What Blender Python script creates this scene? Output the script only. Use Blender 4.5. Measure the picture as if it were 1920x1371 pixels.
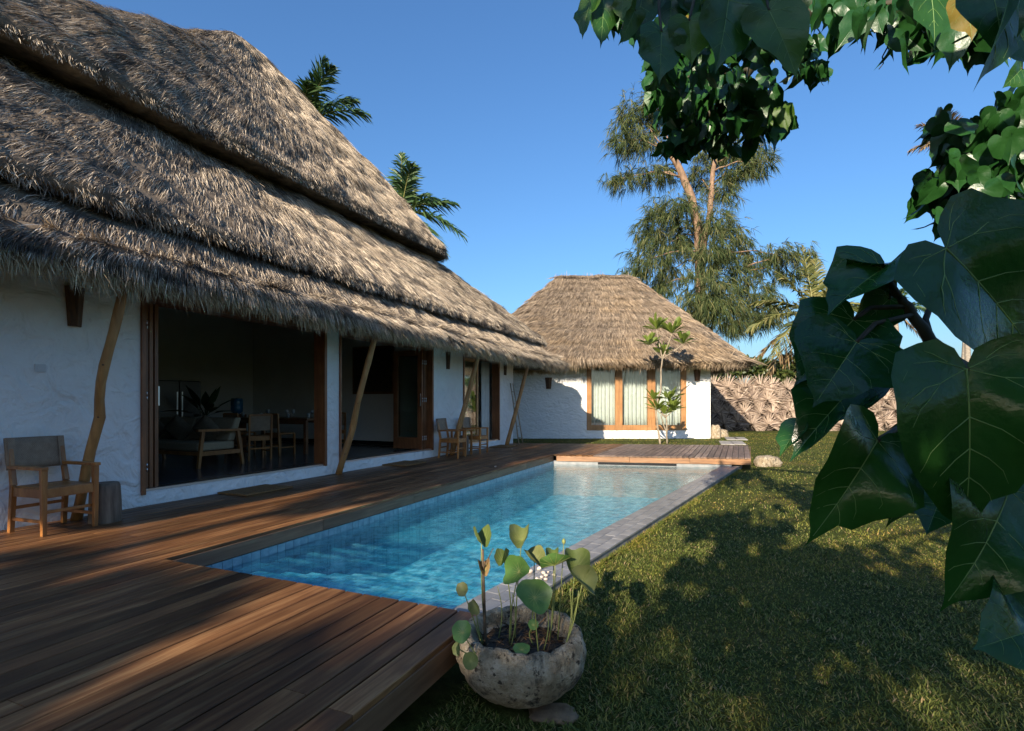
import bpy, bmesh, math, random
import numpy as np
from mathutils import Vector, Matrix, noise as mnoise
random.seed(7); rng = np.random.default_rng(11)
for o in list(bpy.data.objects): bpy.data.objects.remove(o)
SC = bpy.context.scene; COL = SC.collection
# ------------------------------------------------------------------ camera, sky, sun, exposure
F = 995.0; HOR = 759.0; CAMZ = 1.2          # focal length and horizon of the view (in photo pixels), eye height over the deck
cd = bpy.data.cameras.new('camera'); cam = bpy.data.objects.new('camera', cd); COL.objects.link(cam)
cam.location = (0, 0, CAMZ); cam.rotation_euler = (math.radians(90), 0, 0)
cd.sensor_width = 36.0; cd.lens = F/1920*36; cd.shift_y = 73.5/1920; cd.clip_start = 0.05; cd.clip_end = 4000
SC.camera = cam
SUN_AZ, SUN_EL = 23.0, 22.0                  # light travels 23 deg right of the view direction
W = bpy.data.worlds.new('World'); SC.world = W; W.use_nodes = True
wn = W.node_tree.nodes; wl = W.node_tree.links
sky = wn.new('ShaderNodeTexSky'); sky.sky_type = 'NISHITA'; sky.sun_disc = False
sky.sun_elevation = math.radians(SUN_EL); sky.sun_rotation = math.radians(180+SUN_AZ)
sky.air_density = 1.4; sky.dust_density = 1.5; sky.ozone_density = 9.0; sky.altitude = 0
wn['Background'].inputs['Strength'].default_value = 0.088
wl.new(sky.outputs[0], wn['Background'].inputs['Color'])
sd = bpy.data.lights.new('sun', 'SUN'); sun = bpy.data.objects.new('sun', sd); COL.objects.link(sun)
sd.energy = 4.2; sd.angle = math.radians(0.6); sd.color = (1.0, 0.86, 0.68)
_d = Vector((math.sin(math.radians(SUN_AZ))*math.cos(math.radians(SUN_EL)), math.cos(math.radians(SUN_AZ))*math.cos(math.radians(SUN_EL)), -math.sin(math.radians(SUN_EL))))
sun.rotation_euler = _d.to_track_quat('-Z', 'Y').to_euler(); sun.location = (-6, -10, 20)
SC.view_settings.view_transform = 'Standard'; SC.view_settings.look = 'None'
SC.view_settings.exposure = 1.2; SC.view_settings.gamma = 1.0
SC.cycles.max_bounces = 8; SC.cycles.transparent_max_bounces = 12; SC.cycles.use_denoising = True
SC.cycles.caustics_reflective = False; SC.cycles.sample_clamp_indirect = 4.0
# ------------------------------------------------------------------ frames
UX, UY = 0.3939, 0.9191                      # direction of the villa's front wall
ANG = math.atan2(UY, UX)
def H(s, t, z=0.0): return Vector((UX*s + UY*t, UY*s - UX*t, z))
def at(px, py, Y): return Vector(((px-960)/F*Y, Y, CAMZ + (HOR-py)/F*Y))
def gp(px, py, z): Y = F*(CAMZ-z)/(py-HOR); return Vector(((px-960)/F*Y, Y, z))
def ident(x, y, z): return Vector((x, y, z))
GZ = -0.30                                   # lawn level (deck top is 0)
# ------------------------------------------------------------------ materials
def newmat(name):
    m = bpy.data.materials.new(name); m.use_nodes = True
    nt = m.node_tree; return m, nt, nt.nodes['Principled BSDF']
def nd(nt, t, **kw):
    n = nt.nodes.new(t)
    for k, v in kw.items():
        if k in n.inputs: n.inputs[k].default_value = v
        else: setattr(n, k, v)
    return n
def ramp(nt, fac, stops):
    r = nt.nodes.new('ShaderNodeValToRGB'); e = r.color_ramp.elements
    while len(e) < len(stops): e.new(0.5)
    for i, (p, c) in enumerate(stops): e[i].position = p; e[i].color = (*c, 1) if len(c) == 3 else c
    nt.links.new(fac, r.inputs[0]); return r.outputs[0]
def coords(nt, scale=(1, 1, 1), kind='Object', offset_random=0.0):
    tc = nt.nodes.new('ShaderNodeTexCoord'); mp = nt.nodes.new('ShaderNodeMapping')
    mp.inputs['Scale'].default_value = scale
    nt.links.new(tc.outputs[kind], mp.inputs['Vector'])
    if offset_random:
        oi = nt.nodes.new('ShaderNodeObjectInfo'); mu = nd(nt, 'ShaderNodeMath', operation='MULTIPLY'); mu.inputs[1].default_value = offset_random
        nt.links.new(oi.outputs['Random'], mu.inputs[0]); cb = nt.nodes.new('ShaderNodeCombineXYZ')
        for i in range(3): nt.links.new(mu.outputs[0], cb.inputs[i])
        nt.links.new(cb.outputs[0], mp.inputs['Location'])
    return mp.outputs[0]
def ntex(nt, vec, scale, detail=4, rough=0.55, dist=0.0):
    n = nd(nt, 'ShaderNodeTexNoise'); n.inputs['Scale'].default_value = scale; n.inputs['Detail'].default_value = detail
    n.inputs['Roughness'].default_value = rough; n.inputs['Distortion'].default_value = dist
    nt.links.new(vec, n.inputs['Vector']); return n.outputs[0]
def mix(nt, fac, a, b, mode='MIX'):
    n = nt.nodes.new('ShaderNodeMix'); n.data_type = 'RGBA'; n.blend_type = mode
    for inp, v in ((n.inputs[0], fac), (n.inputs[6], a), (n.inputs[7], b)):
        if hasattr(v, 'is_linked'): nt.links.new(v, inp)
        elif isinstance(v, (int, float)): inp.default_value = v
        else: inp.default_value = (*v, 1)
    return n.outputs[2]
def bump(nt, bs, height, strength, dist):
    b = nt.nodes.new('ShaderNodeBump'); b.inputs['Strength'].default_value = strength; b.inputs['Distance'].default_value = dist
    nt.links.new(height, b.inputs['Height']); nt.links.new(b.outputs[0], bs.inputs['Normal']); return b
def simple(name, c1, c2=None, scale=6, rough=0.6, bs=0.0, bscale=40, stretch=(1, 1, 1), spec=0.5, objrand=0.0, bdist=0.01, metallic=0.0, detail=4, lo=0.35, hi=0.65):
    m, nt, b = newmat(name)
    v = coords(nt, stretch, 'Object', objrand)
    if c2 is None: b.inputs['Base Color'].default_value = (*c1, 1)
    else: nt.links.new(ramp(nt, ntex(nt, v, scale, detail), [(lo, c1), (hi, c2)]), b.inputs['Base Color'])
    b.inputs['Roughness'].default_value = rough; b.inputs['Specular IOR Level'].default_value = spec; b.inputs['Metallic'].default_value = metallic
    if bs: bump(nt, b, ntex(nt, v, bscale, 5, 0.6), bs, bdist)
    return m
def wood(name, dark, mid, light, rough=0.4, grain=18, gloss_var=0.2, varobj=0.5, bs=0.25, along=(1.0, 14, 14), spec=0.5):
    m, nt, b = newmat(name)
    v = coords(nt, along, 'Object', 37.0)
    g = ntex(nt, v, 1.6, 8, 0.62, 0.6)
    col = ramp(nt, g, [(0.28, dark), (0.5, mid), (0.74, light)])
    v2 = coords(nt, (0.7, 2.0, 2.0), 'Object', 11.0)
    col = mix(nt, ramp(nt, ntex(nt, v2, 1.3, 3), [(0.4, (0, 0, 0)), (0.62, (1, 1, 1))]), col, mix(nt, 0.55, col, dark, 'MIX'))
    oi = nt.nodes.new('ShaderNodeObjectInfo')
    hs = nt.nodes.new('ShaderNodeHueSaturation')
    mr = nd(nt, 'ShaderNodeMapRange'); mr.inputs['To Min'].default_value = 1-varobj*0.5; mr.inputs['To Max'].default_value = 1+varobj*0.6
    nt.links.new(oi.outputs['Random'], mr.inputs[0]); nt.links.new(mr.outputs[0], hs.inputs['Value']); nt.links.new(col, hs.inputs['Color'])
    nt.links.new(hs.outputs[0], b.inputs['Base Color'])
    r = nd(nt, 'ShaderNodeMapRange'); r.inputs['To Min'].default_value = rough-gloss_var/2; r.inputs['To Max'].default_value = rough+gloss_var/2
    nt.links.new(ntex(nt, v2, 3.0, 4), r.inputs[0]); nt.links.new(r.outputs[0], b.inputs['Roughness'])
    b.inputs['Specular IOR Level'].default_value = spec
    if bs: bump(nt, b, g, bs, 0.004)
    return m
def strandmat(name, stops, patch=2.0, patchcol=(0.5, 0.5, 0.5), patchamt=0.35, rough=0.75, trans=0.0, spec=0.2, patch_lo=0.42, patch_hi=0.62):
    m, nt, b = newmat(name)
    gi = nt.nodes.new('ShaderNodeNewGeometry')
    col = ramp(nt, gi.outputs['Random Per Island'], stops)
    if patchamt:
        v = coords(nt); f = ramp(nt, ntex(nt, v, patch, 3), [(patch_lo, (0, 0, 0)), (patch_hi, (1, 1, 1))])
        mm = nd(nt, 'ShaderNodeMath', operation='MULTIPLY'); mm.inputs[1].default_value = patchamt; nt.links.new(f, mm.inputs[0])
        col = mix(nt, mm.outputs[0], col, mix(nt, 1.0, col, patchcol, 'MULTIPLY'))
    nt.links.new(col, b.inputs['Base Color']); b.inputs['Roughness'].default_value = rough; b.inputs['Specular IOR Level'].default_value = spec
    if trans:
        tr = nt.nodes.new('ShaderNodeBsdfTranslucent'); nt.links.new(col, tr.inputs[0]); ms = nt.nodes.new('ShaderNodeMixShader'); ms.inputs[0].default_value = trans
        out = nt.nodes['Material Output']; nt.links.new(b.outputs[0], ms.inputs[1]); nt.links.new(tr.outputs[0], ms.inputs[2]); nt.links.new(ms.outputs[0], out.inputs[0])
    return m
def schlick(nt, f0, normal=None):
    lw = nt.nodes.new('ShaderNodeLayerWeight'); lw.inputs[0].default_value = 0.5
    if normal is not None: nt.links.new(normal, lw.inputs['Normal'])
    pw = nd(nt, 'ShaderNodeMath', operation='POWER'); pw.inputs[1].default_value = 5.0; nt.links.new(lw.outputs['Facing'], pw.inputs[0])
    ma = nd(nt, 'ShaderNodeMath', operation='MULTIPLY_ADD'); ma.inputs[1].default_value = 1-f0; ma.inputs[2].default_value = f0; nt.links.new(pw.outputs[0], ma.inputs[0]); return ma.outputs[0]
M = {}
M['deck'] = wood('oiled_deck_wood', (0.06, 0.024, 0.010), (0.175, 0.08, 0.031), (0.34, 0.19, 0.08), rough=0.46, varobj=0.9, gloss_var=0.26, spec=.22)
M['deck_grey'] = wood('weathered_deck_wood', (0.09, 0.06, 0.045), (0.19, 0.13, 0.095), (0.32, 0.24, 0.18), rough=0.5, varobj=0.6)
M['fascia'] = wood('fascia_wood', (0.13, 0.065, 0.03), (0.28, 0.14, 0.06), (0.42, 0.23, 0.11), rough=0.5, varobj=0.35)
M['fascia_dark'] = wood('fascia_dark_wood', (0.1, 0.05, 0.026), (0.21, 0.112, 0.058), (0.32, 0.185, 0.1), rough=0.55, varobj=0.5)
M['teak'] = wood('teak_furniture', (0.20, 0.075, 0.02), (0.36, 0.15, 0.04), (0.5, 0.24, 0.075), rough=0.38, varobj=0.3, along=(9, 9, 2), bs=0.1)
M['teak_dark'] = wood('teak_furniture_dark', (0.09, 0.035, 0.015), (0.19, 0.08, 0.03), (0.28, 0.13, 0.05), rough=0.4, varobj=0.3, along=(9, 9, 2), bs=0.1)
M['frame'] = wood('door_frame_wood', (0.12, 0.045, 0.018), (0.22, 0.085, 0.032), (0.32, 0.14, 0.055), rough=0.42, varobj=0.3, along=(10, 10, 1))
M['frame_light'] = wood('window_frame_wood', (0.26, 0.12, 0.04), (0.4, 0.2, 0.075), (0.52, 0.29, 0.12), rough=0.45, varobj=0.2, along=(10, 10, 1))
M['post'] = wood('peeled_log', (0.22, 0.10, 0.03), (0.36, 0.18, 0.055), (0.5, 0.27, 0.1), rough=0.5, varobj=0.15, along=(7, 7, 1))
M['sconce'] = simple('carved_dark_wood', (0.05, 0.025, 0.012), (0.12, 0.055, 0.025), 9, 0.6, 0.4, 30, (4, 4, 1))
M['log'] = wood('weathered_log', (0.07, 0.05, 0.035), (0.19, 0.145, 0.105), (0.32, 0.26, 0.2), rough=0.8, varobj=0.1, along=(9, 9, 0.8), bs=0.9)
M['ladder'] = simple('grey_bamboo', (0.25, 0.19, 0.13), (0.4, 0.32, 0.23), 8, 0.6)
def plaster(name, c1, c2, st, sc, dist=0.03, lines=False):
    m, nt, b = newmat(name); v = coords(nt, (1, 1, 1.9) if lines else (1, 1, 1))
    nt.links.new(ramp(nt, ntex(nt, v, 1.7, 5), [(0.3, c1), (0.7, c2)]), b.inputs['Base Color'])
    b.inputs['Roughness'].default_value = 0.9; b.inputs['Specular IOR Level'].default_value = 0.2
    a = ntex(nt, v, sc, 3, 0.5, 1.2); c = ntex(nt, v, sc*5, 4, 0.6)
    ad = nd(nt, 'ShaderNodeMath', operation='MULTIPLY_ADD'); ad.inputs[1].default_value = 0.18
    nt.links.new(c, ad.inputs[0]); nt.links.new(a, ad.inputs[2])
    bump(nt, b, ad.outputs[0], st, dist); return m
M['plaster'] = plaster('white_lime_plaster', (0.76, 0.75, 0.73), (0.85, 0.84, 0.82), 1.0, 4.0, 0.06)
M['plaster_rough'] = plaster('white_rough_plaster', (0.74, 0.73, 0.71), (0.82, 0.81, 0.79), 1.0, 3.6, 0.07, True)
M['inner'] = simple('interior_paint', (0.74, 0.73, 0.7), (0.79, 0.78, 0.75), 2, 0.9)
M['floor_in'] = simple('polished_cement_floor', (0.055, 0.055, 0.058), (0.09, 0.09, 0.092), 2.0, 0.22, 0.03, 8)
M['steel'] = simple('brushed_steel', (0.65, 0.65, 0.66), None, rough=0.3, metallic=1.0)
M['black'] = simple('black_gloss', (0.012, 0.012, 0.014), None, rough=0.25)
M['dark'] = simple('dark_recess', (0.02, 0.018, 0.016), None, rough=0.9)
M['white_plastic'] = simple('white_plastic', (0.6, 0.6, 0.6), None, rough=0.4)
M['linen'] = simple('beige_linen', (0.3, 0.235, 0.15), (0.37, 0.3, 0.2), 40, 0.95, 0.2, 160)
M['linen_brown'] = simple('brown_linen', (0.12, 0.095, 0.065), (0.17, 0.135, 0.09), 40, 0.95, 0.2, 160)
M['mat'] = simple('coir_mat', (0.16, 0.085, 0.03), (0.26, 0.14, 0.05), 60, 0.95, 0.9, 220)
def weave():
    m, nt, b = newmat('woven_rattan'); v = coords(nt)
    ck = nt.nodes.new('ShaderNodeTexChecker'); ck.inputs['Scale'].default_value = 120
    nt.links.new(v, ck.inputs['Vector']); ck.inputs[1].default_value = (0.34, 0.24, 0.16, 1); ck.inputs[2].default_value = (0.2, 0.135, 0.09, 1)
    c = mix(nt, 0.5, ck.outputs[0], ramp(nt, ntex(nt, v, 14, 4), [(0.3, (0.2, 0.135, 0.09)), (0.7, (0.38, 0.28, 0.19))]))
    nt.links.new(c, b.inputs['Base Color']); b.inputs['Roughness'].default_value = 0.75; bump(nt, b, ck.outputs[1], 0.5, 0.003); return m
M['weave'] = weave()
thatch_stops = [(0.0, (0.11, 0.09, 0.07)), (0.25, (0.28, 0.225, 0.17)), (0.6, (0.48, 0.395, 0.3)), (0.9, (0.65, 0.545, 0.41)), (1.0, (0.76, 0.65, 0.5))]
M['thatch'] = strandmat('thatch_straw', thatch_stops, 2.3, (0.24, 0.25, 0.28), 0.92, 0.7, patch_lo=.53, patch_hi=.61)  # blue-grey patches paint shaded pockets between tufts into the straw colour
M['thatch_base'] = simple('thatch_underlayer', (0.05, 0.038, 0.027), (0.2, 0.15, 0.1), 5, 0.95, 0.8, 30, (1, 1, 1))
M['thatch_b'] = strandmat('thatch_straw_brown', [(0.0, (0.14, 0.105, 0.075)), (0.4, (0.27, 0.205, 0.145)), (0.8, (0.38, 0.295, 0.21)), (1.0, (0.5, 0.4, 0.28))], 0.55, (1.25, 1.15, .95), 0.6, 0.75, patch_lo=.5, patch_hi=.68)
M['fringe'] = strandmat('thatch_fringe', [(0.0, (0.22, 0.155, 0.085)), (0.5, (0.55, 0.41, 0.24)), (1.0, (0.8, 0.63, 0.4))], 3, (0.7, 0.68, 0.64), 0.4, 0.7)
M['soil'] = simple('dark_soil', (0.02, 0.015, 0.01), (0.06, 0.042, 0.028), 30, 0.95, 1.0, 60)
# ------------------------------------------------------------------ mesh building
def add(o, parent=None):
    COL.objects.link(o)
    if parent is not None:
        o.parent = parent; o.matrix_parent_inverse = parent.matrix_basis.inverted()
    return o
class MB:
    def __init__(self, xf=None): self.v = []; self.f = []; self.mi = []; self.xf = xf; self.cur = 0
    def pt(self, p):
        p = Vector(p); return self.xf(*p) if self.xf else p
    def poly(self, pts):
        n = len(self.v); self.v += [self.pt(p) for p in pts]; self.f.append(tuple(range(n, n+len(pts)))); self.mi.append(self.cur)
    def mesh(self, vs, fs):
        n = len(self.v); self.v += [self.pt(p) for p in vs]
        for f in fs: self.f.append(tuple(i+n for i in f)); self.mi.append(self.cur)
    def box(self, x0, x1, y0, y1, z0, z1):
        if x0 > x1: x0, x1 = x1, x0
        if y0 > y1: y0, y1 = y1, y0
        vs = [(x0,y0,z0),(x1,y0,z0),(x1,y1,z0),(x0,y1,z0),(x0,y0,z1),(x1,y0,z1),(x1,y1,z1),(x0,y1,z1)]
        self.mesh(vs, [(0,3,2,1),(4,5,6,7),(0,1,5,4),(1,2,6,5),(2,3,7,6),(3,0,4,7)])
    def bar(self, a, b, w, h, w2=None, h2=None, up=(0,0,1)):
        a = Vector(a); b = Vector(b); d = (b-a).normalized(); up = Vector(up)
        if abs(d.dot(up)) > 0.98: up = Vector((0,1,0))
        x = d.cross(up).normalized(); y = x.cross(d); w2 = w2 or w; h2 = h2 or h
        vs = [a+x*(i*w/2)+y*(j*h/2) for i, j in ((-1,-1),(1,-1),(1,1),(-1,1))] + [b+x*(i*w2/2)+y*(j*h2/2) for i, j in ((-1,-1),(1,-1),(1,1),(-1,1))]
        self.mesh(vs, [(0,3,2,1),(4,5,6,7),(0,1,5,4),(1,2,6,5),(2,3,7,6),(3,0,4,7)])
    def tube(self, pts, rad, n=8, cap=True):
        pts = [Vector(p) for p in pts]; m = len(pts)
        if isinstance(rad, (int, float)): rad = [rad]*m
        vs = []; ref = None
        for i, p in enumerate(pts):
            d = (pts[min(i+1,m-1)]-pts[max(i-1,0)]).normalized()
            if ref is None: ref = Vector((1,0,0)) if abs(d.x) < 0.8 else Vector((0,1,0))
            x = (ref - d*ref.dot(d)).normalized(); y = d.cross(x); ref = x
            for k in range(n):
                a = 2*math.pi*k/n; vs.append(p+(x*math.cos(a)+y*math.sin(a))*rad[i])
        fs = [(i*n+k, i*n+(k+1)%n, (i+1)*n+(k+1)%n, (i+1)*n+k) for i in range(m-1) for k in range(n)]
        if cap: fs += [tuple(reversed(range(n))), tuple(range((m-1)*n, m*n))]
        self.mesh(vs, fs)
    def lathe(self, prof, n=24, c=(0,0,0), cap=True):
        vs = [(c[0]+r*math.cos(2*math.pi*k/n), c[1]+r*math.sin(2*math.pi*k/n), c[2]+z) for r, z in prof for k in range(n)]
        fs = [(i*n+k, i*n+(k+1)%n, (i+1)*n+(k+1)%n, (i+1)*n+k) for i in range(len(prof)-1) for k in range(n)]
        if cap: fs += [tuple(reversed(range(n))), tuple(range((len(prof)-1)*n, len(prof)*n))]
        self.mesh(vs, fs)
    def data(self, name, mats, smooth=False):
        me = bpy.data.meshes.new(name); me.from_pydata([tuple(p) for p in self.v], [], self.f)
        for m in (mats if isinstance(mats, (list, tuple)) else [mats]): me.materials.append(m)
        me.polygons.foreach_set('material_index', self.mi)
        if smooth: me.polygons.foreach_set('use_smooth', [True]*len(me.polygons))
        me.update(); return me
    def build(self, name, mats, parent=None, smooth=False, bevel=0.0):
        o = add(bpy.data.objects.new(name, self.data(name, mats, smooth)), parent)
        if bevel:
            b = o.modifiers.new('bevel', 'BEVEL'); b.width = bevel; b.segments = 2; b.limit_method = 'ANGLE'
        return o
def empty(name, loc, rz=0.0):
    e = bpy.data.objects.new(name, None); e.location = loc; e.rotation_euler = (0, 0, rz); e.empty_display_size = 0.1; return add(e)
def tag(o, label=None, cat=None, group=None, kind=None):
    if label: o['label'] = label
    if cat: o['category'] = cat
    if group: o['group'] = group
    if kind: o['kind'] = kind
    return o
def local(o, parent):                        # a part modelled in its thing's own coordinates
    o.parent = parent; o.matrix_parent_inverse = Matrix.Identity(4); return o
def copy_tree(o, parent=None):
    c = o.copy(); COL.objects.link(c)
    if parent is not None: c.parent = parent
    for ch in list(o.children): copy_tree(ch, c)
    return c
def arr_mesh(name, verts, polys, mats, parent=None, smooth=False):
    """verts (n,3); polys: list of (m,k) index arrays"""
    me = bpy.data.meshes.new(name); verts = np.ascontiguousarray(verts, dtype=np.float32)
    me.vertices.add(len(verts)); me.vertices.foreach_set('co', verts.ravel())
    li = np.concatenate([p.ravel() for p in polys]).astype(np.int32)
    tot = np.concatenate([np.full(len(p), p.shape[1]) for p in polys]).astype(np.int32)
    st = np.concatenate([[0], np.cumsum(tot)[:-1]]).astype(np.int32)
    me.loops.add(len(li)); me.loops.foreach_set('vertex_index', li)
    me.polygons.add(len(tot)); me.polygons.foreach_set('loop_start', st); me.polygons.foreach_set('loop_total', tot)
    if smooth: me.polygons.foreach_set('use_smooth', np.ones(len(tot), dtype=bool))
    me.update(calc_edges=True); me.validate()
    for m in (mats if isinstance(mats, (list, tuple)) else [mats]): me.materials.append(m)
    return add(bpy.data.objects.new(name, me), parent)
def unit(a): return a/np.maximum(np.linalg.norm(a, axis=-1, keepdims=True), 1e-9)
def blades(name, P, D, G, Wd, L, w, mat, parent=None):
    """thin tapering blades: base P, direction D, bend G, width direction Wd, length L, width w (all per blade)"""
    P, D, G, Wd = (np.asarray(a, float) for a in (P, D, G, Wd)); L = np.asarray(L)[:, None]; w = np.asarray(w)[:, None]
    b0 = P; m0 = P + D*L*0.5 + G*L*0.25; t0 = P + D*L + G*L
    v = np.stack([b0-Wd*w*0.4, b0+Wd*w*0.4, m0+Wd*w*0.5, m0-Wd*w*0.5, t0], 1).reshape(-1, 3)
    i = np.arange(len(P))[:, None]*5
    return arr_mesh(name, v, [i+np.array([[0, 1, 2, 3]]), i+np.array([[3, 2, 4]])], mat, parent)
def scatter(name, tv, tf, P, R, S, mat, parent=None, smooth=True):
    """copies of a small template (tv verts, tf list of equal-length faces) at P with rotations R and sizes S, in one mesh"""
    tv = np.asarray(tv, float); n = len(P); S = np.asarray(S, float)
    v = np.einsum('nij,vj->nvi', R, tv)*S[:, None, None] + np.asarray(P)[:, None, :]
    off = (np.arange(n)*len(tv))[:, None, None]
    byk = {}
    for f in tf: byk.setdefault(len(f), []).append(f)
    polys = [(np.array(fs)[None]+off).reshape(-1, k) for k, fs in byk.items()]
    return arr_mesh(name, v.reshape(-1, 3), polys, mat, parent, smooth)
def basis(X, Y, Z): return np.stack([X, Y, Z], -1)
def frames_from(yd, up):
    """rotations whose local Y is yd and local Z is near up"""
    y = unit(yd); x = unit(np.cross(y, up)); z = np.cross(x, y); return basis(x, y, z)
def rnd(n, lo=0, hi=1): return rng.uniform(lo, hi, n)
def rdir(n): return unit(rng.normal(size=(n, 3)))
# ================================================================== ground and lawn
def outer_line(Y): return 0.0037 + (Y-3.647)*0.6113       # X of the pool coping's outer edge
def inner_line(Y): return -0.306 + (Y-3.806)*0.6089       # X of its inner edge
def fasc_Y(X): return 12.77 - (X-1.07)*0.1856             # front edge of the far deck
def back_Y(X): return 16.6 - (X-0.1)*0.13                 # back edge of the far deck
m, nt, b = newmat('lawn_turf'); v = coords(nt)
c = ramp(nt, ntex(nt, v, 0.9, 6, 0.6), [(0.3, (0.045, 0.06, 0.014)), (0.5, (0.085, 0.10, 0.022)), (0.68, (0.15, 0.13, 0.04))])
c = mix(nt, ramp(nt, ntex(nt, v, 14, 4, 0.65), [(0.35, (0, 0, 0)), (0.7, (1, 1, 1))]), c, mix(nt, 1.0, c, (0.5, 0.5, 0.4), 'MULTIPLY'))
nt.links.new(c, b.inputs['Base Color']); b.inputs['Roughness'].default_value = 0.95; b.inputs['Specular IOR Level'].default_value = 0.1
bump(nt, b, ntex(nt, v, 45, 5, 0.7), 1.0, 0.03); M['lawn'] = m
g = MB()
A = H(2.45, -4.3, GZ); B_ = H(2.45, -1.66, GZ); C_ = Vector((outer_line(12.6)-0.06, 12.6, GZ)); D_ = H(12.9, -4.3, GZ)
out = [Vector((-900, -300, GZ)), Vector((900, -300, GZ)), Vector((900, 1500, GZ)), Vector((-900, 1500, GZ))]
for i, (a, c2) in enumerate(((0, 1), (1, 2), (2, 3), (3, 0))):
    q = [A, B_, C_, D_]; g.poly([out[a], out[c2], q[c2], q[a]])
tag(g.build('lawn', M['lawn']), 'mown green lawn right of the pool and behind the deck', 'lawn', kind='structure')
# blades of grass, dense near the eye
def grass_pts(n, ymin, ymax, pw):
    Y = ymin + (ymax-ymin)*rng.uniform(size=n)**pw; px = rng.uniform(560, 2050, n); X = (px-960)/F*Y
    s = UX*X+UY*Y; t = UY*X-UX*Y
    ok = np.ones(n, bool)
    ok &= ~((X < outer_line(Y)+0.015) & (s > 2.6) & (Y < fasc_Y(X)+0.1))
    ok &= ~((t < -1.35) & (s < 2.9))
    ok &= ~((Y >= fasc_Y(X)) & (Y < back_Y(X)+0.05) & (t < 0.27))
    ok &= ~((t < -4.0) & (s < 16.6))
    ok &= ~((np.hypot(X-0.05, Y-2.75) < 0.23))
    return X[ok], Y[ok]
def grass(name, n, ymin, ymax, pw, h, w, label):
    X, Y = grass_pts(n, ymin, ymax, pw); n = len(X)
    cl = np.array([mnoise.noise(Vector((x*1.1, y*1.1, 0))) for x, y in zip(X, Y)])
    P = np.stack([X, Y, np.full(n, GZ-0.004)], 1); a = rnd(n, 0, 2*np.pi)
    D = unit(np.stack([np.cos(a)*rnd(n, .25, 1.1), np.sin(a)*rnd(n, .25, 1.1), np.ones(n)], 1))
    G = np.stack([np.cos(a)*.5, np.sin(a)*.5, -np.full(n, .35)], 1)*rnd(n, .2, 1)[:, None]
    b2 = a+np.pi/2+rnd(n, -.6, .6); Wd = np.stack([np.cos(b2), np.sin(b2), np.zeros(n)], 1)
    L = h*rnd(n, .5, 1.25)*(1+cl*.55); o = blades(name, P, D, G, Wd, L, w*rnd(n, .7, 1.3)*(1+Y*0.06), M['grass'])
    return tag(o, label, 'grass', kind='stuff')
M['grass'] = strandmat('grass_blades', [(0.0, (0.055, 0.085, 0.015)), (0.45, (0.13, 0.165, 0.035)), (0.8, (0.22, 0.23, 0.055)), (0.92, (0.32, 0.27, 0.1)), (1.0, (0.36, 0.26, 0.14))], 0.9, (1.35, 1.1, 0.8), 0.85, 0.6, trans=0.25, patch_lo=.45, patch_hi=.6)
grass('grass', 120000, 2.0, 6.0, 1.0, 0.034, 0.0050, 'short broad grass blades of the lawn beside the stone planter')
grass('grass', 95000, 6.0, 28.0, 1.25, 0.042, 0.008, 'grass of the sunlit lawn towards the palm leaf fence')
n = 7000; Y = rng.uniform(3.3, 12.0, n)**1.0; off = np.abs(rng.normal(0, .035, n))*(1+.8*np.sin(Y*5.3)*np.sin(Y*2.1)); X = outer_line(Y)+.012+np.abs(off); P = np.stack([X, Y, np.full(n, GZ-.004)], 1); a = rnd(n, 0, 6.28)
o = blades('grass', P, unit(np.stack([np.cos(a)*.35-.15, np.sin(a)*.35, np.ones(n)], 1)), np.stack([np.cos(a)*.3, np.sin(a)*.3, -np.full(n, .3)], 1), np.stack([np.sin(a), np.cos(a), a*0], 1), rnd(n, .04, .10), rnd(n, .005, .010), M['grass']); tag(o, 'longer tufts of grass growing against the pool edge', 'grass', kind='stuff')
# ================================================================== timber deck
deck = empty('pool_deck', H(2.0, -4.0, 0)); tag(deck, 'oiled brown timber deck round the pool and along the villa', 'deck', kind='structure')
def plank(s0, s1, t, w, mat, skew0=0.0, skew1=0.0, parent=deck, z=0.0):
    """board along the villa; skew = extra length at the outer long edge at either end"""
    L = s1-s0; h = w/2; c = 0.004; th = 0.03; zz = z+random.uniform(-0.0012, 0.0012)
    prof = [(-h, -th), (h, -th), (h, -c), (h-c, 0), (-h+c, 0), (-h, -c)]
    vs = []
    for x, sk in ((-L/2, skew0), (L/2, skew1)): vs += [(x+sk*(-y/h)/2, y, q) for y, q in prof]
    fs = [tuple(reversed(range(6))), tuple(range(6, 12))]+[(k, (k+1) % 6, 6+(k+1) % 6, 6+k) for k in range(6)]
    mb = MB(); mb.mesh(vs, fs); me = mb.data('plank', mat)
    o = bpy.data.objects.new('plank', me); o.location = H((s0+s1)/2, t, zz); o.rotation_euler = (random.uniform(-.003, .003), 0, ANG)
    return add(o, parent)
def row(s0, s1, t, w, mat, lens=(2.2, 4.2), sk0=0.0, sk1=0.0):
    cuts = [s0]; x = s0 + random.uniform(0.6, lens[1])
    while x < s1-0.7: cuts.append(x); x += random.uniform(*lens)
    cuts.append(s1)
    for i in range(len(cuts)-1):
        a = cuts[i] + (0.0015 if i else 0); e = cuts[i+1] - (0.0015 if i < len(cuts)-2 else 0)
        plank(a, e, t, w, mat, sk0 if i == 0 else 0, sk1 if i == len(cuts)-2 else 0)
def s_at_line(t, lineY):                      # s where a row at t meets a line Y(X)
    s = 12.0
    for _ in range(30):
        p = H(s, t); s += (lineY(p.x)-p.y)/ (UY + 0.16*UX)
    return s
p = 0.1375
for k in range(20):
    t = -1.37-p*(k+0.5); row(-3.0, 2.725+random.uniform(-.003, .003), t, p-0.0105, M['deck'])
n = 18; p2 = (6.49-4.12)/n
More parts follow.
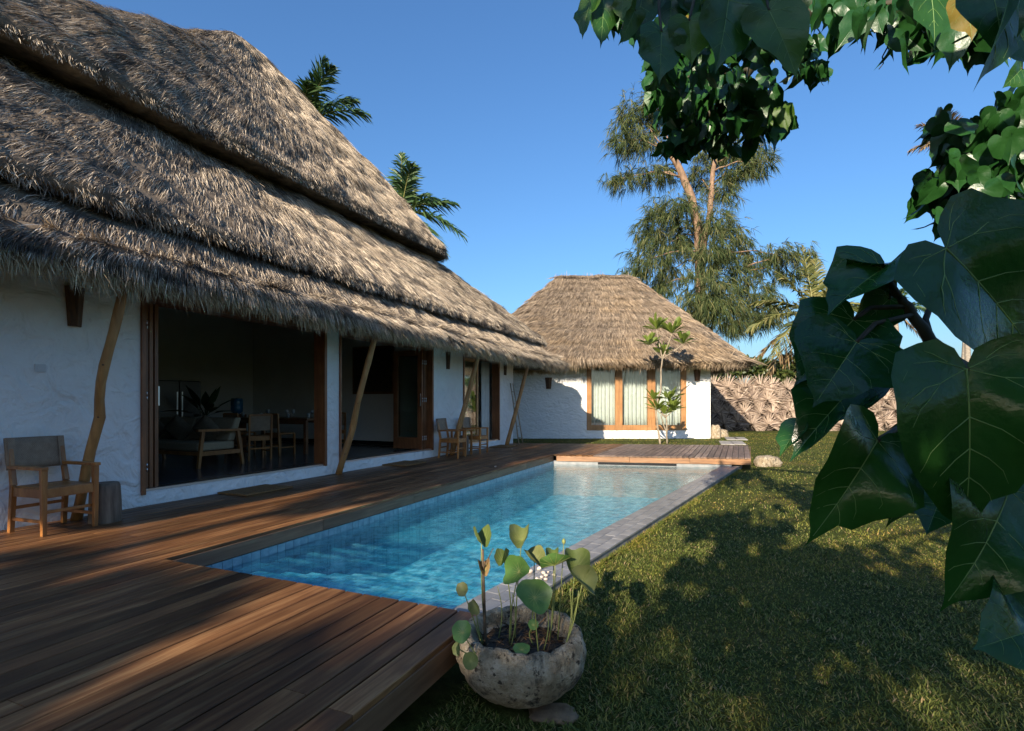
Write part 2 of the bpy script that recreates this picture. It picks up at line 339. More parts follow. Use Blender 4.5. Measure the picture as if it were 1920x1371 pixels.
for k in range(n):
    t = -4.12-p2*(k+0.5); se = s_at_line(t, back_Y); row(-3.0, se, t, p2-0.0095, M['deck'])
n = 33; p3 = (4.12+0.24)/n
for k in range(n):
    t = -4.12+p3*(k+0.5); s0 = s_at_line(t, fasc_Y)
    if t < -4.05: s0 = max(s0, 12.19)
    s1 = s_at_line(t, back_Y); sk = 0.6*p3
    row(s0, s1, t, p3-0.012, M['deck_grey'] if t > -3.2 else M['deck'], (1.6, 2.8), sk, sk*0.75)
# flat near-black sheet below the boards, darkening their gaps, kept short of every edge
sub = MB()
sub.mesh([H(-3, -6.45, -.04), H(-3, -1.45, -.04), H(2.68, -1.45, -.04), H(2.68, -4.17, -.04), H(12.2, -4.17, -.04), Vector((1.1, 12.86, -.04)), Vector((5.36, 12.06, -.04)), Vector((6.95, 15.6, -.04)), Vector((0.1, 16.5, -.04))],
         [(0, 1, 2, 3), (0, 3, 4, 8), (8, 4, 5), (8, 5, 6, 7)])
sub.build('dark_underlay', M['dark'], deck)
def board(a, b2, z0, z1, th, mat, name='fascia_board', n=3, parent=deck):
    """upright board from a to b2, split into lengths"""
    a = Vector((a[0], a[1], 0)); b2 = Vector((b2[0], b2[1], 0)); d = b2-a; L = d.length; ang = math.atan2(d.y, d.x)
    cuts = [0]+sorted((i+random.uniform(-.2, .2))/n for i in range(1, n))+[1]
    for i in range(n):
        l0 = cuts[i]*L+0.002; l1 = cuts[i+1]*L-0.002; mb = MB(); l = (l1-l0)/2; h = (z1-z0)/2
        mb.box(-l, l, -th/2, th/2, -h, h); o = mb.build(name, mat, None, bevel=0.004)
        o.location = a+d.normalized()*(l0+l)+Vector((0, 0, (z0+z1)/2)); o.rotation_euler = (0, 0, ang)
        o.parent = parent; o.matrix_parent_inverse = parent.matrix_basis.inverted()
board(H(-3, -1.385), H(2.725, -1.385), -0.165, -0.034, 0.026, M['fascia_dark'], n=2)
board(H(2.735, -4.135), H(12.17, -4.135), -0.155, -0.034, 0.026, M['fascia_dark'], n=6)
board(H(2.71, -4.1), H(2.71, -1.40), -0.155, -0.034, 0.026, M['fascia_dark'], n=1)
board((1.07, 12.795), (5.40, 11.99), -0.16, -0.034, 0.026, M['fascia'], n=3)
board((5.40, 12.02), (7.04, 15.7), -0.16, -0.034, 0.026, M['fascia'], n=2)
# ================================================================== pool
pool = empty('swimming_pool', (1.0, 8.0, -1.2)); tag(pool, 'long tapering blue tiled swimming pool with pale grey stone edge', 'pool')
WZ = -0.235; FZ = -0.98
def tilemat(name, c1, c2, c3, rough=0.35, sc=10.0, grout=(0.03, 0.17, 0.24), rot=True):
    m, nt, b = newmat(name); v = coords(nt)
    if rot: v.node.inputs['Rotation'].default_value = (0, 0, -ANG)
    br = nt.nodes.new('ShaderNodeTexBrick'); br.offset = 0.0; br.inputs['Scale'].default_value = 1.0
    br.inputs['Brick Width'].default_value = 1/sc; br.inputs['Row Height'].default_value = 1/sc; br.inputs['Mortar Size'].default_value = 0.005
    br.inputs['Color1'].default_value = (*c1, 1); br.inputs['Color2'].default_value = (*c2, 1); br.inputs['Mortar'].default_value = (*grout, 1)
    nt.links.new(v, br.inputs['Vector'])
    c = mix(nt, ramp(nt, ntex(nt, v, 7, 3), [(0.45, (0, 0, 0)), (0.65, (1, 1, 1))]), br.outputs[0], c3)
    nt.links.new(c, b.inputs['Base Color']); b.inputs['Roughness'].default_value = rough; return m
M['pool_tile'] = tilemat('blue_pool_tile', (0.04, 0.4, 0.58), (0.09, 0.55, 0.73), (0.28, 0.77, 0.88))  # palest blotches imitate caustic light on top of the tile's own mottling
M['tile_side'] = simple('blue_green_tile', (0.16, 0.28, 0.34), (0.3, 0.44, 0.5), 9, 0.3, 0.15, 30, objrand=20.0)
M['coping'] = simple('grey_stone_tile', (0.165, 0.165, 0.165), (0.28, 0.275, 0.265), 3.0, 0.32, 0.15, 60, objrand=25.0)
M['grout'] = simple('tile_grout', (0.1, 0.11, 0.12), (0.16, 0.17, 0.18), 12, 0.9)
M['concrete'] = simple('stained_concrete', (0.10, 0.10, 0.095), (0.24, 0.235, 0.22), 4, 0.85, 0.5, 25, (1, 1, .6))
FL = H(12.25, -4.14); NL = H(2.70, -4.14); IN0 = 2.72                     # pool corners
yn = 3.244; yf = 12.55
NRi = Vector((inner_line(yn-.04), yn-.04, 0)); FRi = Vector((inner_line(yf), yf, 0)); NRo = Vector((outer_line(yn-.13), yn-.13, 0)); FRo = Vector((outer_line(yf), yf, 0))
def q3(a, z): return (a.x, a.y, z)
FLw = Vector((1.0, fasc_Y(1.0)+.045, 0)); FRw = Vector((5.0, fasc_Y(5.0)+.045, 0))
mb = MB()
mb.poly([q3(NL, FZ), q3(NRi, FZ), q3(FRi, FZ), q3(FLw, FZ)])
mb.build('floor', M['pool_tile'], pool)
M['pool_wall'] = tilemat('blue_pool_wall_tile', (0.12, 0.32, 0.42), (0.2, 0.44, 0.52), (0.18, 0.4, 0.5), rot=False)
mb = MB()
mb.poly([q3(NL, -.165), q3(NL, FZ), q3(FLw, FZ), q3(FLw, -.165)])
mb.poly([q3(NRi, -.2), q3(NL, -.165), q3(NL, FZ), q3(NRi, FZ)][::-1])
mb.poly([q3(NRi, FZ), q3(NRi, -.22), q3(FRi, -.22), q3(FRi, FZ)])
mb.build('wall', M['pool_wall'], pool)
mb = MB()
mb.poly([q3(FLw, -.15), q3(FLw, FZ), q3(FRw, FZ), q3(FRw, -.15)])
mb.build('end_wall', simple('pale_pool_end_tile', (0.2, 0.21, 0.21), (0.3, 0.3, 0.29), 8, 0.35), pool)
mb = MB()                                                                # skimmer slot under the far deck
a = at(1123, 868, fasc_Y(2.1)); d = (FRw-FLw).normalized()
x0 = FLw + d*1.06; x1 = FLw + d*2.86
mb.poly([q3(x0, -.165)[:2]+(-.168,), q3(x0, -.222), q3(x1, -.222), q3(x1, -.168)])
mb.v = [v_+Vector((-.0, -.012, 0)) for v_ in mb.v]
mb.build('skimmer_slot', M['black'], pool)
# steps at the near end
for k in range(5):
    s0 = 2.70; s1 = 3.62+0.34*k; z1 = -0.35-0.105*k; mb = MB(H)
    def tr(s):                                                           # inner edge of coping at s
        Y = yn
        for _ in range(20): Y += (s-(UX*inner_line(Y)+UY*Y))/(UX*.609+UY)
        return UY*inner_line(Y)-UX*Y
    a0, a1 = tr(s0)-.004, tr(s1)-.004
    mb.mesh([(s0, -4.13, FZ), (s1, -4.13, FZ), (s1, a1, FZ), (s0, a0, FZ), (s0, -4.13, z1), (s1, -4.13, z1), (s1, a1, z1), (s0, a0, z1)],
            [(4, 5, 6, 7), (1, 2, 6, 5), (0, 1, 5, 4), (2, 3, 7, 6)])
    mb.build('step', M['pool_tile'], pool)
# wall tiles along the deck, one by one
tm = MB(); tm.box(-.0475, .0475, -.004, .004, -.0425, .0425); tme = tm.data('wall_tile', M['tile_side'])
for k in range(95):
    for r in range(2):
        if r and k > 45: continue
        o = bpy.data.objects.new('wall_tile', tme); o.location = H(2.80+.0995*k, -4.134+random.uniform(-.001, .001), -.2045-.091*r); o.rotation_euler = (0, 0, ANG); add(o, pool)
# stone edge: bed and tiles
mb = MB(); cz = -0.2
mb.mesh([q3(NRi, cz-.012), q3(NRo, cz-.012), q3(FRo, cz-.012), q3(FRi, cz-.012), q3(NRi, -.5), q3(NRo, -.5), q3(FRo, -.5), q3(FRi, -.5)],
        [(0, 1, 2, 3), (1, 5, 6, 2), (0, 3, 7, 4), (0, 4, 5, 1), (2, 6, 7, 3)])
mb.build('edge_bed', M['concrete'], pool)
dirc = (FRo-NRo).normalized(); nrm = Vector((-dirc.y, dirc.x, 0)); cang = math.atan2(dirc.y, dirc.x); cl = (FRo-NRo).length
cw = (NRi-NRo).dot(nrm); tw = (cw+0.012)/3; tl = 0.2
variants = []
for q in range(4):
    tm = MB(); e = .0025; hx = tl/2-.002; hy = tw/2-.002
    tm.mesh([(-hx, -hy, -.02), (hx, -hy, -.02), (hx, hy, -.02), (-hx, hy, -.02), (-hx, -hy, -e), (hx, -hy, -e), (hx, hy, -e), (-hx, hy, -e), (-hx+e, -hy+e, 0), (hx-e, -hy+e, 0), (hx-e, hy-e, 0), (-hx+e, hy-e, 0)],
            [(8, 9, 10, 11)]+[(i, (i+1) % 4, (i+1) % 4+4, i+4) for i in range(4)]+[(i+4, (i+1) % 4+4, (i+1) % 4+8, i+8) for i in range(4)])
    variants.append(tm.data('edge_tile', M['coping']))
for k in range(int(cl/tl)):
    for r in range(3):
        o = bpy.data.objects.new('edge_tile', variants[(k*3+r) % 4]); q = NRo + dirc*(tl*(k+.5+(.5 if r == 1 else 0))) + nrm*(tw*(r+.5)-.012)
        o.location = (q.x, q.y, cz+random.uniform(-.001, .001)+.002); o.rotation_euler = (random.uniform(-.006, .006), random.uniform(-.004, .004), cang); add(o, pool)
# water
m, nt, b = newmat('pool_water'); nt.nodes.remove(b)
v = coords(nt); n1 = ntex(nt, v, 5.5, 3, 0.5, 0.8); n2 = ntex(nt, v, 16, 2, 0.5, 0.4)
ad = nd(nt, 'ShaderNodeMath', operation='MULTIPLY_ADD'); ad.inputs[1].default_value = 0.5; nt.links.new(n2, ad.inputs[0]); nt.links.new(n1, ad.inputs[2])
bp = nt.nodes.new('ShaderNodeBump'); bp.inputs['Strength'].default_value = 0.45; bp.inputs['Distance'].default_value = 0.02; nt.links.new(ad.outputs[0], bp.inputs['Height'])
fr = schlick(nt, .02, bp.outputs[0])
gl = nt.nodes.new('ShaderNodeBsdfGlossy'); gl.inputs['Roughness'].default_value = 0.02; nt.links.new(bp.outputs[0], gl.inputs['Normal'])
tr_ = nt.nodes.new('ShaderNodeBsdfTransparent')
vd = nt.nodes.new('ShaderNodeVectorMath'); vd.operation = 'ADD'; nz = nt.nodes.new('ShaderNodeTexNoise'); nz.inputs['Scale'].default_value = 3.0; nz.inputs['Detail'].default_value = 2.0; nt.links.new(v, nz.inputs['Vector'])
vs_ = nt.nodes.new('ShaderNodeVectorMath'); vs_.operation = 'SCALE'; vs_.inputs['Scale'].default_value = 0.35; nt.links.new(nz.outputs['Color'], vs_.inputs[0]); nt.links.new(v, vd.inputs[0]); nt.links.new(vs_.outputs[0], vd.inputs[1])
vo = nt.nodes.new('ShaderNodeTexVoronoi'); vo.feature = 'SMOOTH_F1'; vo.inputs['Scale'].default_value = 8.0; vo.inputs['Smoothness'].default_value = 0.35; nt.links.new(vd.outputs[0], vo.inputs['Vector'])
nt.links.new(ramp(nt, vo.outputs['Distance'], [(0.22, (0.46, 0.62, 0.66)), (0.42, (0.66, 0.82, 0.85)), (0.56, (0.95, 1.0, 1.0))]), tr_.inputs[0])   # caustic pattern painted into the tint, standing in for light gathered by ripples
rf = nt.nodes.new('ShaderNodeBsdfRefraction'); rf.inputs['IOR'].default_value = 1.2; rf.inputs['Roughness'].default_value = 0.0; rf.inputs[0].default_value = (0.8, 0.97, 1.0, 1); nt.links.new(bp.outputs[0], rf.inputs['Normal'])
m1 = nt.nodes.new('ShaderNodeMixShader'); m1.inputs[0].default_value = 0.35; nt.links.new(tr_.outputs[0], m1.inputs[1]); nt.links.new(rf.outputs[0], m1.inputs[2])
m2 = nt.nodes.new('ShaderNodeMixShader'); nt.links.new(fr, m2.inputs[0]); nt.links.new(m1.outputs[0], m2.inputs[1]); nt.links.new(gl.outputs[0], m2.inputs[2])
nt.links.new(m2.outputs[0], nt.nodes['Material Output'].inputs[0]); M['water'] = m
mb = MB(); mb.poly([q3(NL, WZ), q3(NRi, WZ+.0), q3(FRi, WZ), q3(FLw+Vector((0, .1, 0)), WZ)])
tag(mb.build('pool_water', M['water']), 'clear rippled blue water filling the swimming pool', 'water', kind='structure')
# ================================================================== thatched roofs
def ring_pts(x0, x1, y0, y1, r, nf, ns, nc):
    """rounded rectangle, front (y0 side) first; returns points and a tag 0 front 1 right 2 back 3 left"""
    r = max(0.02, min(r, (x1-x0)*.49, (y1-y0)*.49)); P = []; T = []
    def arc(cx, cy, a0, tg):
        for k in range(nc): a = a0 + (k+.5)/nc*math.pi/2; P.append((cx+r*math.cos(a), cy+r*math.sin(a))); T.append(tg)
    for k in range(nf): P.append((x0+r+(x1-x0-2*r)*k/(nf-1), y0)); T.append(0)
    arc(x1-r, y0+r, -math.pi/2, 1)
    for k in range(ns): P.append((x1, y0+r+(y1-y0-2*r)*k/(ns-1))); T.append(1)
    arc(x1-r, y1-r, 0, 1)
    for k in range(nf): P.append((x1-r-(x1-x0-2*r)*k/(nf-1), y1)); T.append(2)
    arc(x0+r, y1-r, math.pi/2, 3)
    for k in range(ns): P.append((x0, y1-r-(y1-y0-2*r)*k/(ns-1))); T.append(3)
    arc(x0+r, y0+r, math.pi, 0)
    return P, np.array(T)
def roof_grid(levels, xf, nlev, nf=150, ns=60, nc=5, lump=0.05, seed=0.0, steps=0.0):
    """levels: list of (x0,x1,y0,y1,z,r) from the eave upward -> grid (L,C,3), tags"""
    L = len(levels); d = [0]
    for i in range(1, L): d.append(d[-1]+math.hypot(levels[i][2]-levels[i-1][2], levels[i][4]-levels[i-1][4])+1e-4)
    rows = []
    us = sorted(set(list(np.linspace(0, d[-1], nlev))+d))
    for u in us:
        q = [float(np.interp(u, d, [l[k] for l in levels])) for k in range(6)]
        P, T = ring_pts(*q[:4], q[5], nf, ns, nc); rows.append([tuple(xf(x, y, q[4])) for x, y in P])
    G = np.array(rows)
    dv = np.gradient(G, axis=0); du = np.roll(G, -1, 1)-np.roll(G, 1, 1)
    N = unit(np.cross(du, dv)); Nn = np.zeros(G.shape[:2])
    for i in range(G.shape[0]):
        for j in range(G.shape[1]):
            p = G[i, j]; Nn[i, j] = mnoise.noise(Vector((p[0]*1.3+seed, p[1]*1.3, p[2]*1.0))) + 0.55*mnoise.noise(Vector((p[0]*3.1+seed, p[1]*3.1, p[2]*2.4)))
    st = np.zeros(len(us))
    if steps: st = np.array([-((u/steps) % 1.0) for u in us])*0.07
    G = G + N*(Nn*lump + st[:, None])[..., None]
    return G, T, N
def grid_obj(name, G, mat, parent, cap=True):
    L, C, _ = G.shape; idx = np.arange(L*C).reshape(L, C)
    q = np.stack([idx[:-1], np.roll(idx, -1, 1)[:-1], np.roll(idx, -1, 1)[1:], idx[1:]], -1).reshape(-1, 4)
    polys = [q]
    if cap: polys.append(idx[-1][None, :])
    return arr_mesh(name, G.reshape(-1, 3), polys, mat, parent, True)
def thatch(name, G, T, n, mat, parent, length=(.3, .6), w=(.011, .02), weights=(1, .35, .04, .05), lift=(.12, .5), lat=.28, clump=14, l0=0, clump_r=.09, droop=0.25, over=.08):
    L, C, _ = G.shape
    a = G[l0:-1]; b2 = np.roll(G, -1, 1)[l0:-1]; c = np.roll(G, -1, 1)[l0+1:]; d = G[l0+1:]
    area = np.linalg.norm(np.cross(b2-a, d-a), axis=-1)*np.array(weights)[T][None, :]
    pr = (area/area.sum()).ravel(); nc = n//clump
    ci = rng.choice(len(pr), nc, p=pr); sh = area.shape; ii, jj = np.unravel_index(ci, sh)
    u = rnd(nc)[:, None]; v = rnd(nc)[:, None]
    A, B2, Cc, Dd = a[ii, jj], b2[ii, jj], c[ii, jj], d[ii, jj]
    P0 = (A*(1-u)+B2*u)*(1-v)+(Dd*(1-u)+Cc*u)*v
    cum = np.concatenate([np.zeros((1, C)), np.cumsum(np.linalg.norm(d-a, axis=-1), 0)], 0); room = cum[ii, jj]+v[:, 0]*np.linalg.norm(Dd-A, axis=-1)
    dn = unit((A+B2)-(Cc+Dd)); ac = unit((B2+Cc)-(A+Dd)); nr = unit(np.cross(ac, -dn))
    cl_l = rnd(nc, *lift)*rnd(nc, .4, 1.1); cl_t = rng.normal(0, lat*.6, nc)
    k = np.repeat(np.arange(nc), clump); m = len(k)
    P = P0[k] + ac[k]*rng.normal(0, clump_r, m)[:, None] + dn[k]*rng.normal(0, clump_r, m)[:, None] - nr[k]*rnd(m, .0, .02)[:, None]
    D = unit(dn[k] + nr[k]*(cl_l[k]*rnd(m, .3, 1.3))[:, None] + ac[k]*(cl_t[k]+rng.normal(0, lat*.7, m))[:, None])
    Gv = -nr[k]*(cl_l[k]*rnd(m, .2, .9))[:, None] + np.array([0, 0, -1])*rnd(m, 0, droop)[:, None]
    Wd = unit(np.cross(D, unit(nr[k]*.5+rdir(m))))
    ln = np.minimum(rnd(m, *length), room[k]*.95+rnd(m, .02, over))
    o = blades(name, P, D, Gv, Wd, ln, rnd(m, *w), mat, parent); o['kind'] = 'stuff'; return o
def fringe(name, ring, T, outw, n, mat, parent, length=(.16, .5), w=(.010, .018), sides=(1, 1, .1, .2), tilt=(.1, .75), clump=10, band=.12):
    C = len(ring); nx = np.roll(ring, -1, 0); ln = np.linalg.norm(nx-ring, axis=1)*np.array(sides)[T]; pr = ln/ln.sum(); nc = n//clump
    j = rng.choice(C, nc, p=pr); u = rnd(nc)[:, None]; P0 = ring[j]*(1-u)+nx[j]*u; ac = unit(nx[j]-ring[j]); ow = outw[j]
    cl = rnd(nc, .35, 1.0)**1.5; ct = rng.normal(0, .3, nc); to = rnd(nc, *tilt)
    k = np.repeat(np.arange(nc), clump); m = len(k)
    P = P0[k]+ac[k]*rng.normal(0, .03, m)[:, None]+ow[k]*rnd(m, -band, .03)[:, None]+np.array([0, 0, 1])*rnd(m, -.05, .07)[:, None]
    D = unit(ow[k]*(to[k]*rnd(m, .5, 1.4))[:, None]+ac[k]*(ct[k]+rng.normal(0, .22, m))[:, None]+np.array([0, 0, -1.0])*rnd(m, .4, 1)[:, None])
    Gv = np.array([0, 0, -1.0])*rnd(m, .1, .6)[:, None]-ow[k]*rnd(m, 0, .2)[:, None]
    Wd = unit(np.cross(D, rdir(m)))
    L = length[0]+(length[1]-length[0])*cl[k]*rnd(m, .4, 1.0)
    o = blades(name, P, D, Gv, Wd, L, rnd(m, *w), mat, parent); o['kind'] = 'stuff'; return o
# ------------------------------------------------------------------ the villa
villa = empty('thatched_villa', H(8, -6.5, 0)); tag(villa, 'long white villa with tall three-tiered thatched roof beside the deck', 'villa')
TC = 11.5                                     # ridge line: t = -11.5  (here y = -t)
def HX(x, y, z): return H(x, -y, z)
def lv(tf, z, sl, sr, r): return (sl, sr, tf, 2*TC-tf, z, r)
low = [lv(6.95, 2.92, -1.6, 16.2, .3), lv(5.75, 2.47, -2.8, 18.1, .5), lv(5.62, 2.48, -2.9, 18.25, .5), lv(5.56, 2.56, -2.95, 18.3, .5), lv(5.66, 2.72, -2.85, 18.2, .6), lv(5.88, 2.84, -2.6, 18.05, .7), lv(6.0, 2.84, -2.5, 18.1, .7), lv(6.55, 3.30, -1.9, 18.2, .7), lv(7.3, 3.9, -.6, 17.6, .7)]
mid = [lv(7.1, 3.56, -1.0, 18.0, .6), lv(6.54, 3.43, -1.5, 18.7, .8), lv(6.46, 3.46, -1.6, 18.8, .8), lv(6.48, 3.58, -1.5, 18.7, .8), lv(7.3, 4.36, .1, 17.35, .9), lv(8.3, 5.34, 1.9, 15.5, .9), lv(9.1, 6.0, 2.8, 14.6, .9)]
upp = [lv(9.05, 5.80, 2.3, 13.9, .8), lv(8.26, 5.70, 1.8, 14.5, .9), lv(8.15, 5.74, 1.7, 14.6, .9), lv(8.16, 5.92, 1.8, 14.6, .9), lv(9.6, 7.86, 5.2, 13.6, .9), lv(10.7, 9.3, 7.6, 12.2, .8), lv(11.2, 10.05, 8.8, 11.0, .5), lv(11.38, 10.32, 9.2, 10.2, .3)]
def edge_of(G, zrow):
    r = G[zrow]; c = r.mean(0); tan = unit(np.roll(r, -1, 0)-np.roll(r, 1, 0)); ow = np.stack([tan[:, 1], -tan[:, 0], np.zeros(len(r))], 1); return r, unit(ow)
def row_near(lev, G, k):                      # grid row closest to profile level k
    z = lev[k][4]; t = lev[k][2]; ref = np.array(HX((lev[k][0]+lev[k][1])/2, t, z)); col = 85
    return int(np.argmin(np.linalg.norm(G[:, col]-ref, axis=1)))
roof = {}
for nm, lev, nl, sd, lb in (('lower_roof_tier', low, 30, 3.0, .04), ('middle_roof_tier', mid, 44, 9.0, .065), ('upper_roof_tier', upp, 60, 17.0, .075)):
    G, T, N = roof_grid(lev, HX, nl, 170, 60, 6, lb, sd)
    roof[nm] = (G, T, N, grid_obj(nm, G, M['thatch_base'], villa, cap=(nm == 'upper_roof_tier')))
for nm, cnt, l0 in (('lower_roof_tier', 104000, low), ('middle_roof_tier', 162000, mid), ('upper_roof_tier', 150000, upp)):
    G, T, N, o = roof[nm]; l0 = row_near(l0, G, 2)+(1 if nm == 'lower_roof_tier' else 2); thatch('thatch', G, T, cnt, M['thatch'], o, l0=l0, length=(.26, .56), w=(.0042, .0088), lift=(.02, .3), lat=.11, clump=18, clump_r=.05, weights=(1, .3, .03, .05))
G, T, N, o = roof['lower_roof_tier']; r, ow = edge_of(G, row_near(low, G, 2)); fringe('fringe', r, T, ow, 52000, M['fringe'], o, length=(.05, .24), w=(.005, .0100), clump=22, tilt=(.2, 1.0))
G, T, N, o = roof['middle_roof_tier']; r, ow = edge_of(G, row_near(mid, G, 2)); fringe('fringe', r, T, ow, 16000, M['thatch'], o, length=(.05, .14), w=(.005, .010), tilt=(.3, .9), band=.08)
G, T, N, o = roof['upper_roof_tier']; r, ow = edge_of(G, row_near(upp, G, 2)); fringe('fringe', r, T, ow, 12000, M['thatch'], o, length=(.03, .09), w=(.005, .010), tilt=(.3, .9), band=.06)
# walls: front (t -6.5 .. -6.72) with three openings, ends, back, partition
TW0, TW1 = -6.5, -6.74
SILL = 0.16; HEAD = 2.45; TOP = 2.95
ops = [(4.03, 7.11), (7.41, 10.56), (11.98, 14.25)]
w = MB(H); xs = [-1.2]+[e for o_ in ops for e in o_]+[15.25]
for i in range(0, len(xs), 2): w.box(xs[i], xs[i+1], TW1, TW0, -.35, TOP)
for a, b2 in ops: w.box(a, b2, TW1, TW0, -.35, SILL); w.box(a, b2, TW1, TW0, HEAD+.12, TOP)
w.box(15.03, 15.25, -16.3, TW1, -.35, TOP); w.box(-1.2, -.98, -16.3, TW1, -.35, TOP); w.box(-1.2, 15.25, -16.52, -16.3, -.35, TOP)
w.build('wall', M['plaster'], villa)
w = MB(H); w.box(11.3, 11.48, -16.28, TW1-.003, SILL-.02, 3.6); w.box(-.97, 11.3, -13.3, -13.1, SILL-.02, 4.4); w.box(-.97, -.9, -13.1, TW1-.003, SILL, 3.0)
w.build('inner_wall', M['inner'], villa)
w = MB(H); w.box(-.97, 15.02, -16.28, TW1-.004, -.2, SILL-.01); w.build('floor', M['floor_in'], villa)
w = MB(H); w.box(11.25, 11.297, -13.08, TW1-.01, SILL, SILL+.1); w.box(-.9, 11.25, -13.095, -13.05, SILL, SILL+.1); w.build('skirting', M['black'], villa)
w = MB(H); w.box(-1.1, 15.2, TW1-.06, TW1-.003, HEAD+.0, HEAD+.2); w.build('lintel_beam', M['frame'], villa)
# rafters under the eave
for k in range(26):
    s = -1.0+k*.7; mb = MB(H); mb.tube([(s, -6.45, 2.70), (s, -5.72, 2.42)], .035, 6); mb.build('rafter', M['post'], villa)
# frames
def frame(a, b2, jl, jr):
    f = MB(H); e = .03
    f.box(a+.002, a+jl, TW1+.01, TW0+e, SILL-.03, HEAD+.1); f.box(b2-jr, b2-.002, TW1+.01, TW0+.012, SILL-.005, HEAD+.1); f.box(a+jl, b2-jr, TW1+.01, TW0+.01, HEAD, HEAD+.115)
    fo = f.build('door_frame', M['frame'], villa, bevel=.004)
    q = MB(H); q.box(a+jl, b2-jr, TW1+.02, TW0-.02, SILL+.001, SILL+.03); q.build('threshold', M['steel'], fo); return fo
frame(4.03, 7.11, .05, .06); frame(7.41, 10.56, .04, .06); f3 = frame(11.98, 14.25, .05, .06)
def door_leaf(p0, p1, z0, z1, th=.045, st=.1, glass=True, parent=villa, matf='frame', bottom=.18):
    """glazed wooden leaf standing between plan points p0,p1"""
    p0 = Vector((p0[0], p0[1], 0)); p1 = Vector((p1[0], p1[1], 0)); L = (p1-p0).length; ang = math.atan2((p1-p0).y, (p1-p0).x); hz = z1-z0
    mb = MB(); mb.box(0, st, -th/2, th/2, 0, hz); mb.box(L-st, L, -th/2, th/2, 0, hz); mb.box(st, L-st, -th/2, th/2, 0, bottom); mb.box(st, L-st, -th/2, th/2, hz-st, hz)
    o = mb.build('door_leaf', M[matf], None, bevel=.003); o.location = (p0.x, p0.y, z0); o.rotation_euler = (0, 0, ang)
    o.parent = parent; o.matrix_parent_inverse = parent.matrix_basis.inverted()
    mb = MB(); mb.box(st, L-st, -.004, .004, bottom, hz-st); g = mb.build('pane', M['glass'], None); local(g, o)
    return o
def glassmat():
    m, nt, b = newmat('window_glass'); nt.nodes.remove(b)
    fr = schlick(nt, .05); gl = nt.nodes.new('ShaderNodeBsdfGlossy'); gl.inputs['Roughness'].default_value = 0.01
    t = nt.nodes.new('ShaderNodeBsdfTransparent'); t.inputs[0].default_value = (.9, .94, .93, 1); ms = nt.nodes.new('ShaderNodeMixShader')
    mu = nd(nt, 'ShaderNodeMath', operation='MULTIPLY'); mu.inputs[1].default_value = 1.6; mu.use_clamp = True
    nt.links.new(fr, mu.inputs[0]); nt.links.new(mu.outputs[0], ms.inputs[0]); nt.links.new(t.outputs[0], ms.inputs[1]); nt.links.new(gl.outputs[0], ms.inputs[2]); nt.links.new(ms.outputs[0], nt.nodes['Material Output'].inputs[0]); return m
M['glass'] = glassmat()
def hinges(o, xs, zs):
    for z in zs:
        mb = MB()
        for x in xs:
            for dz in (-.028, .028): mb.tube([(x, 0, z+dz-.022), (x, 0, z+dz+.022)], .011, 8)
        h = mb.build('hinge', M['steel'], None, True); local(h, o)
# folded stack at the near jamb of the first doorway
for k in range(3):
    s = 4.105+.058*k; lf = door_leaf(H(s, -6.60), H(s, -7.32), SILL+.03, HEAD-.01, st=.09)
    if k < 2: hinges(lf, [-.008], (.25, 1.12, 1.98))
lf = door_leaf(H(4.285, -6.60), H(4.285, -7.32), SILL+.03, HEAD-.01, st=.09)
mb = MB(); mb.bar((.03, -.035, 1.0), (.03, -.035, 1.24), .018, .03); local(mb.build('handle', M['steel'], None), lf)
# second doorway: leaves folded back at the far jamb
for k, (s, t1) in enumerate(((10.42, -7.46), (10.36, -7.44), (10.28, -7.40))):
    lf = door_leaf(H(s, -6.62), H(s, t1), SILL+.03, HEAD-.01, st=.12, bottom=.26)
    hinges(lf, [-.008], (.25, 1.12, 1.98))
mb = MB(); mb.bar((.03, .035, .98), (.03, .035, 1.26), .018, .03); local(mb.build('handle', M['steel'], None), lf)
# third opening: sliding glass leaf, open gap
door_leaf(H(12.04, -6.62), H(13.05, -6.62), SILL+.03, HEAD-.01, st=.09, matf='frame_light')
door_leaf(H(12.14, -6.68), H(13.13, -6.68), SILL+.03, HEAD-.01, st=.08, matf='frame_light')
def curtain(name, p0, p1, z0, z1, folds, amp, mat, label, group=None, cat='curtain'):
    p0 = Vector((p0[0], p0[1], 0)); p1 = Vector((p1[0], p1[1], 0)); d = p1-p0; L = d.length; dn = d.normalized(); nr = Vector((dn.y, -dn.x, 0)); mb = MB(); n = folds*8; ph = random.random()*6
    vs = []; rows = 5
    for r in range(rows):
        z = z1+(z0-z1)*r/(rows-1)
        for k in range(n+1):
            u = k/n; off = amp*(math.sin(u*folds*2*math.pi+ph+.8*math.sin(u*9+ph))+.35*math.sin(u*folds*3.3+r*.25))*(.55+.45*r/(rows-1))
            q = p0+d*u+nr*off; vs.append((q.x, q.y, z+(.006*math.sin(k*.7) if r == rows-1 else 0)))
    mb.mesh(vs, [(r*(n+1)+k, r*(n+1)+k+1, (r+1)*(n+1)+k+1, (r+1)*(n+1)+k) for r in range(rows-1) for k in range(n)])
    o = mb.build(name, mat, None, True); sm = o.modifiers.new('cloth', 'SOLIDIFY'); sm.thickness = .004
    return tag(o, label, cat, group)
M['curtain'] = simple('white_curtain', (0.62, 0.61, 0.57), (0.7, 0.69, 0.65), 6, 0.9)
curtain('curtain', H(12.1, -6.86), H(13.1, -6.86), SILL+.03, HEAD, 6, .03, M['curtain'], 'pale curtain behind the sliding glass leaf beside the outdoor chairs')
curtain('curtain', H(13.72, -6.84), H(14.22, -6.84), SILL+.02, HEAD, 5, .035, M['curtain'], 'white curtain gathered at the far jamb of the bedroom door')
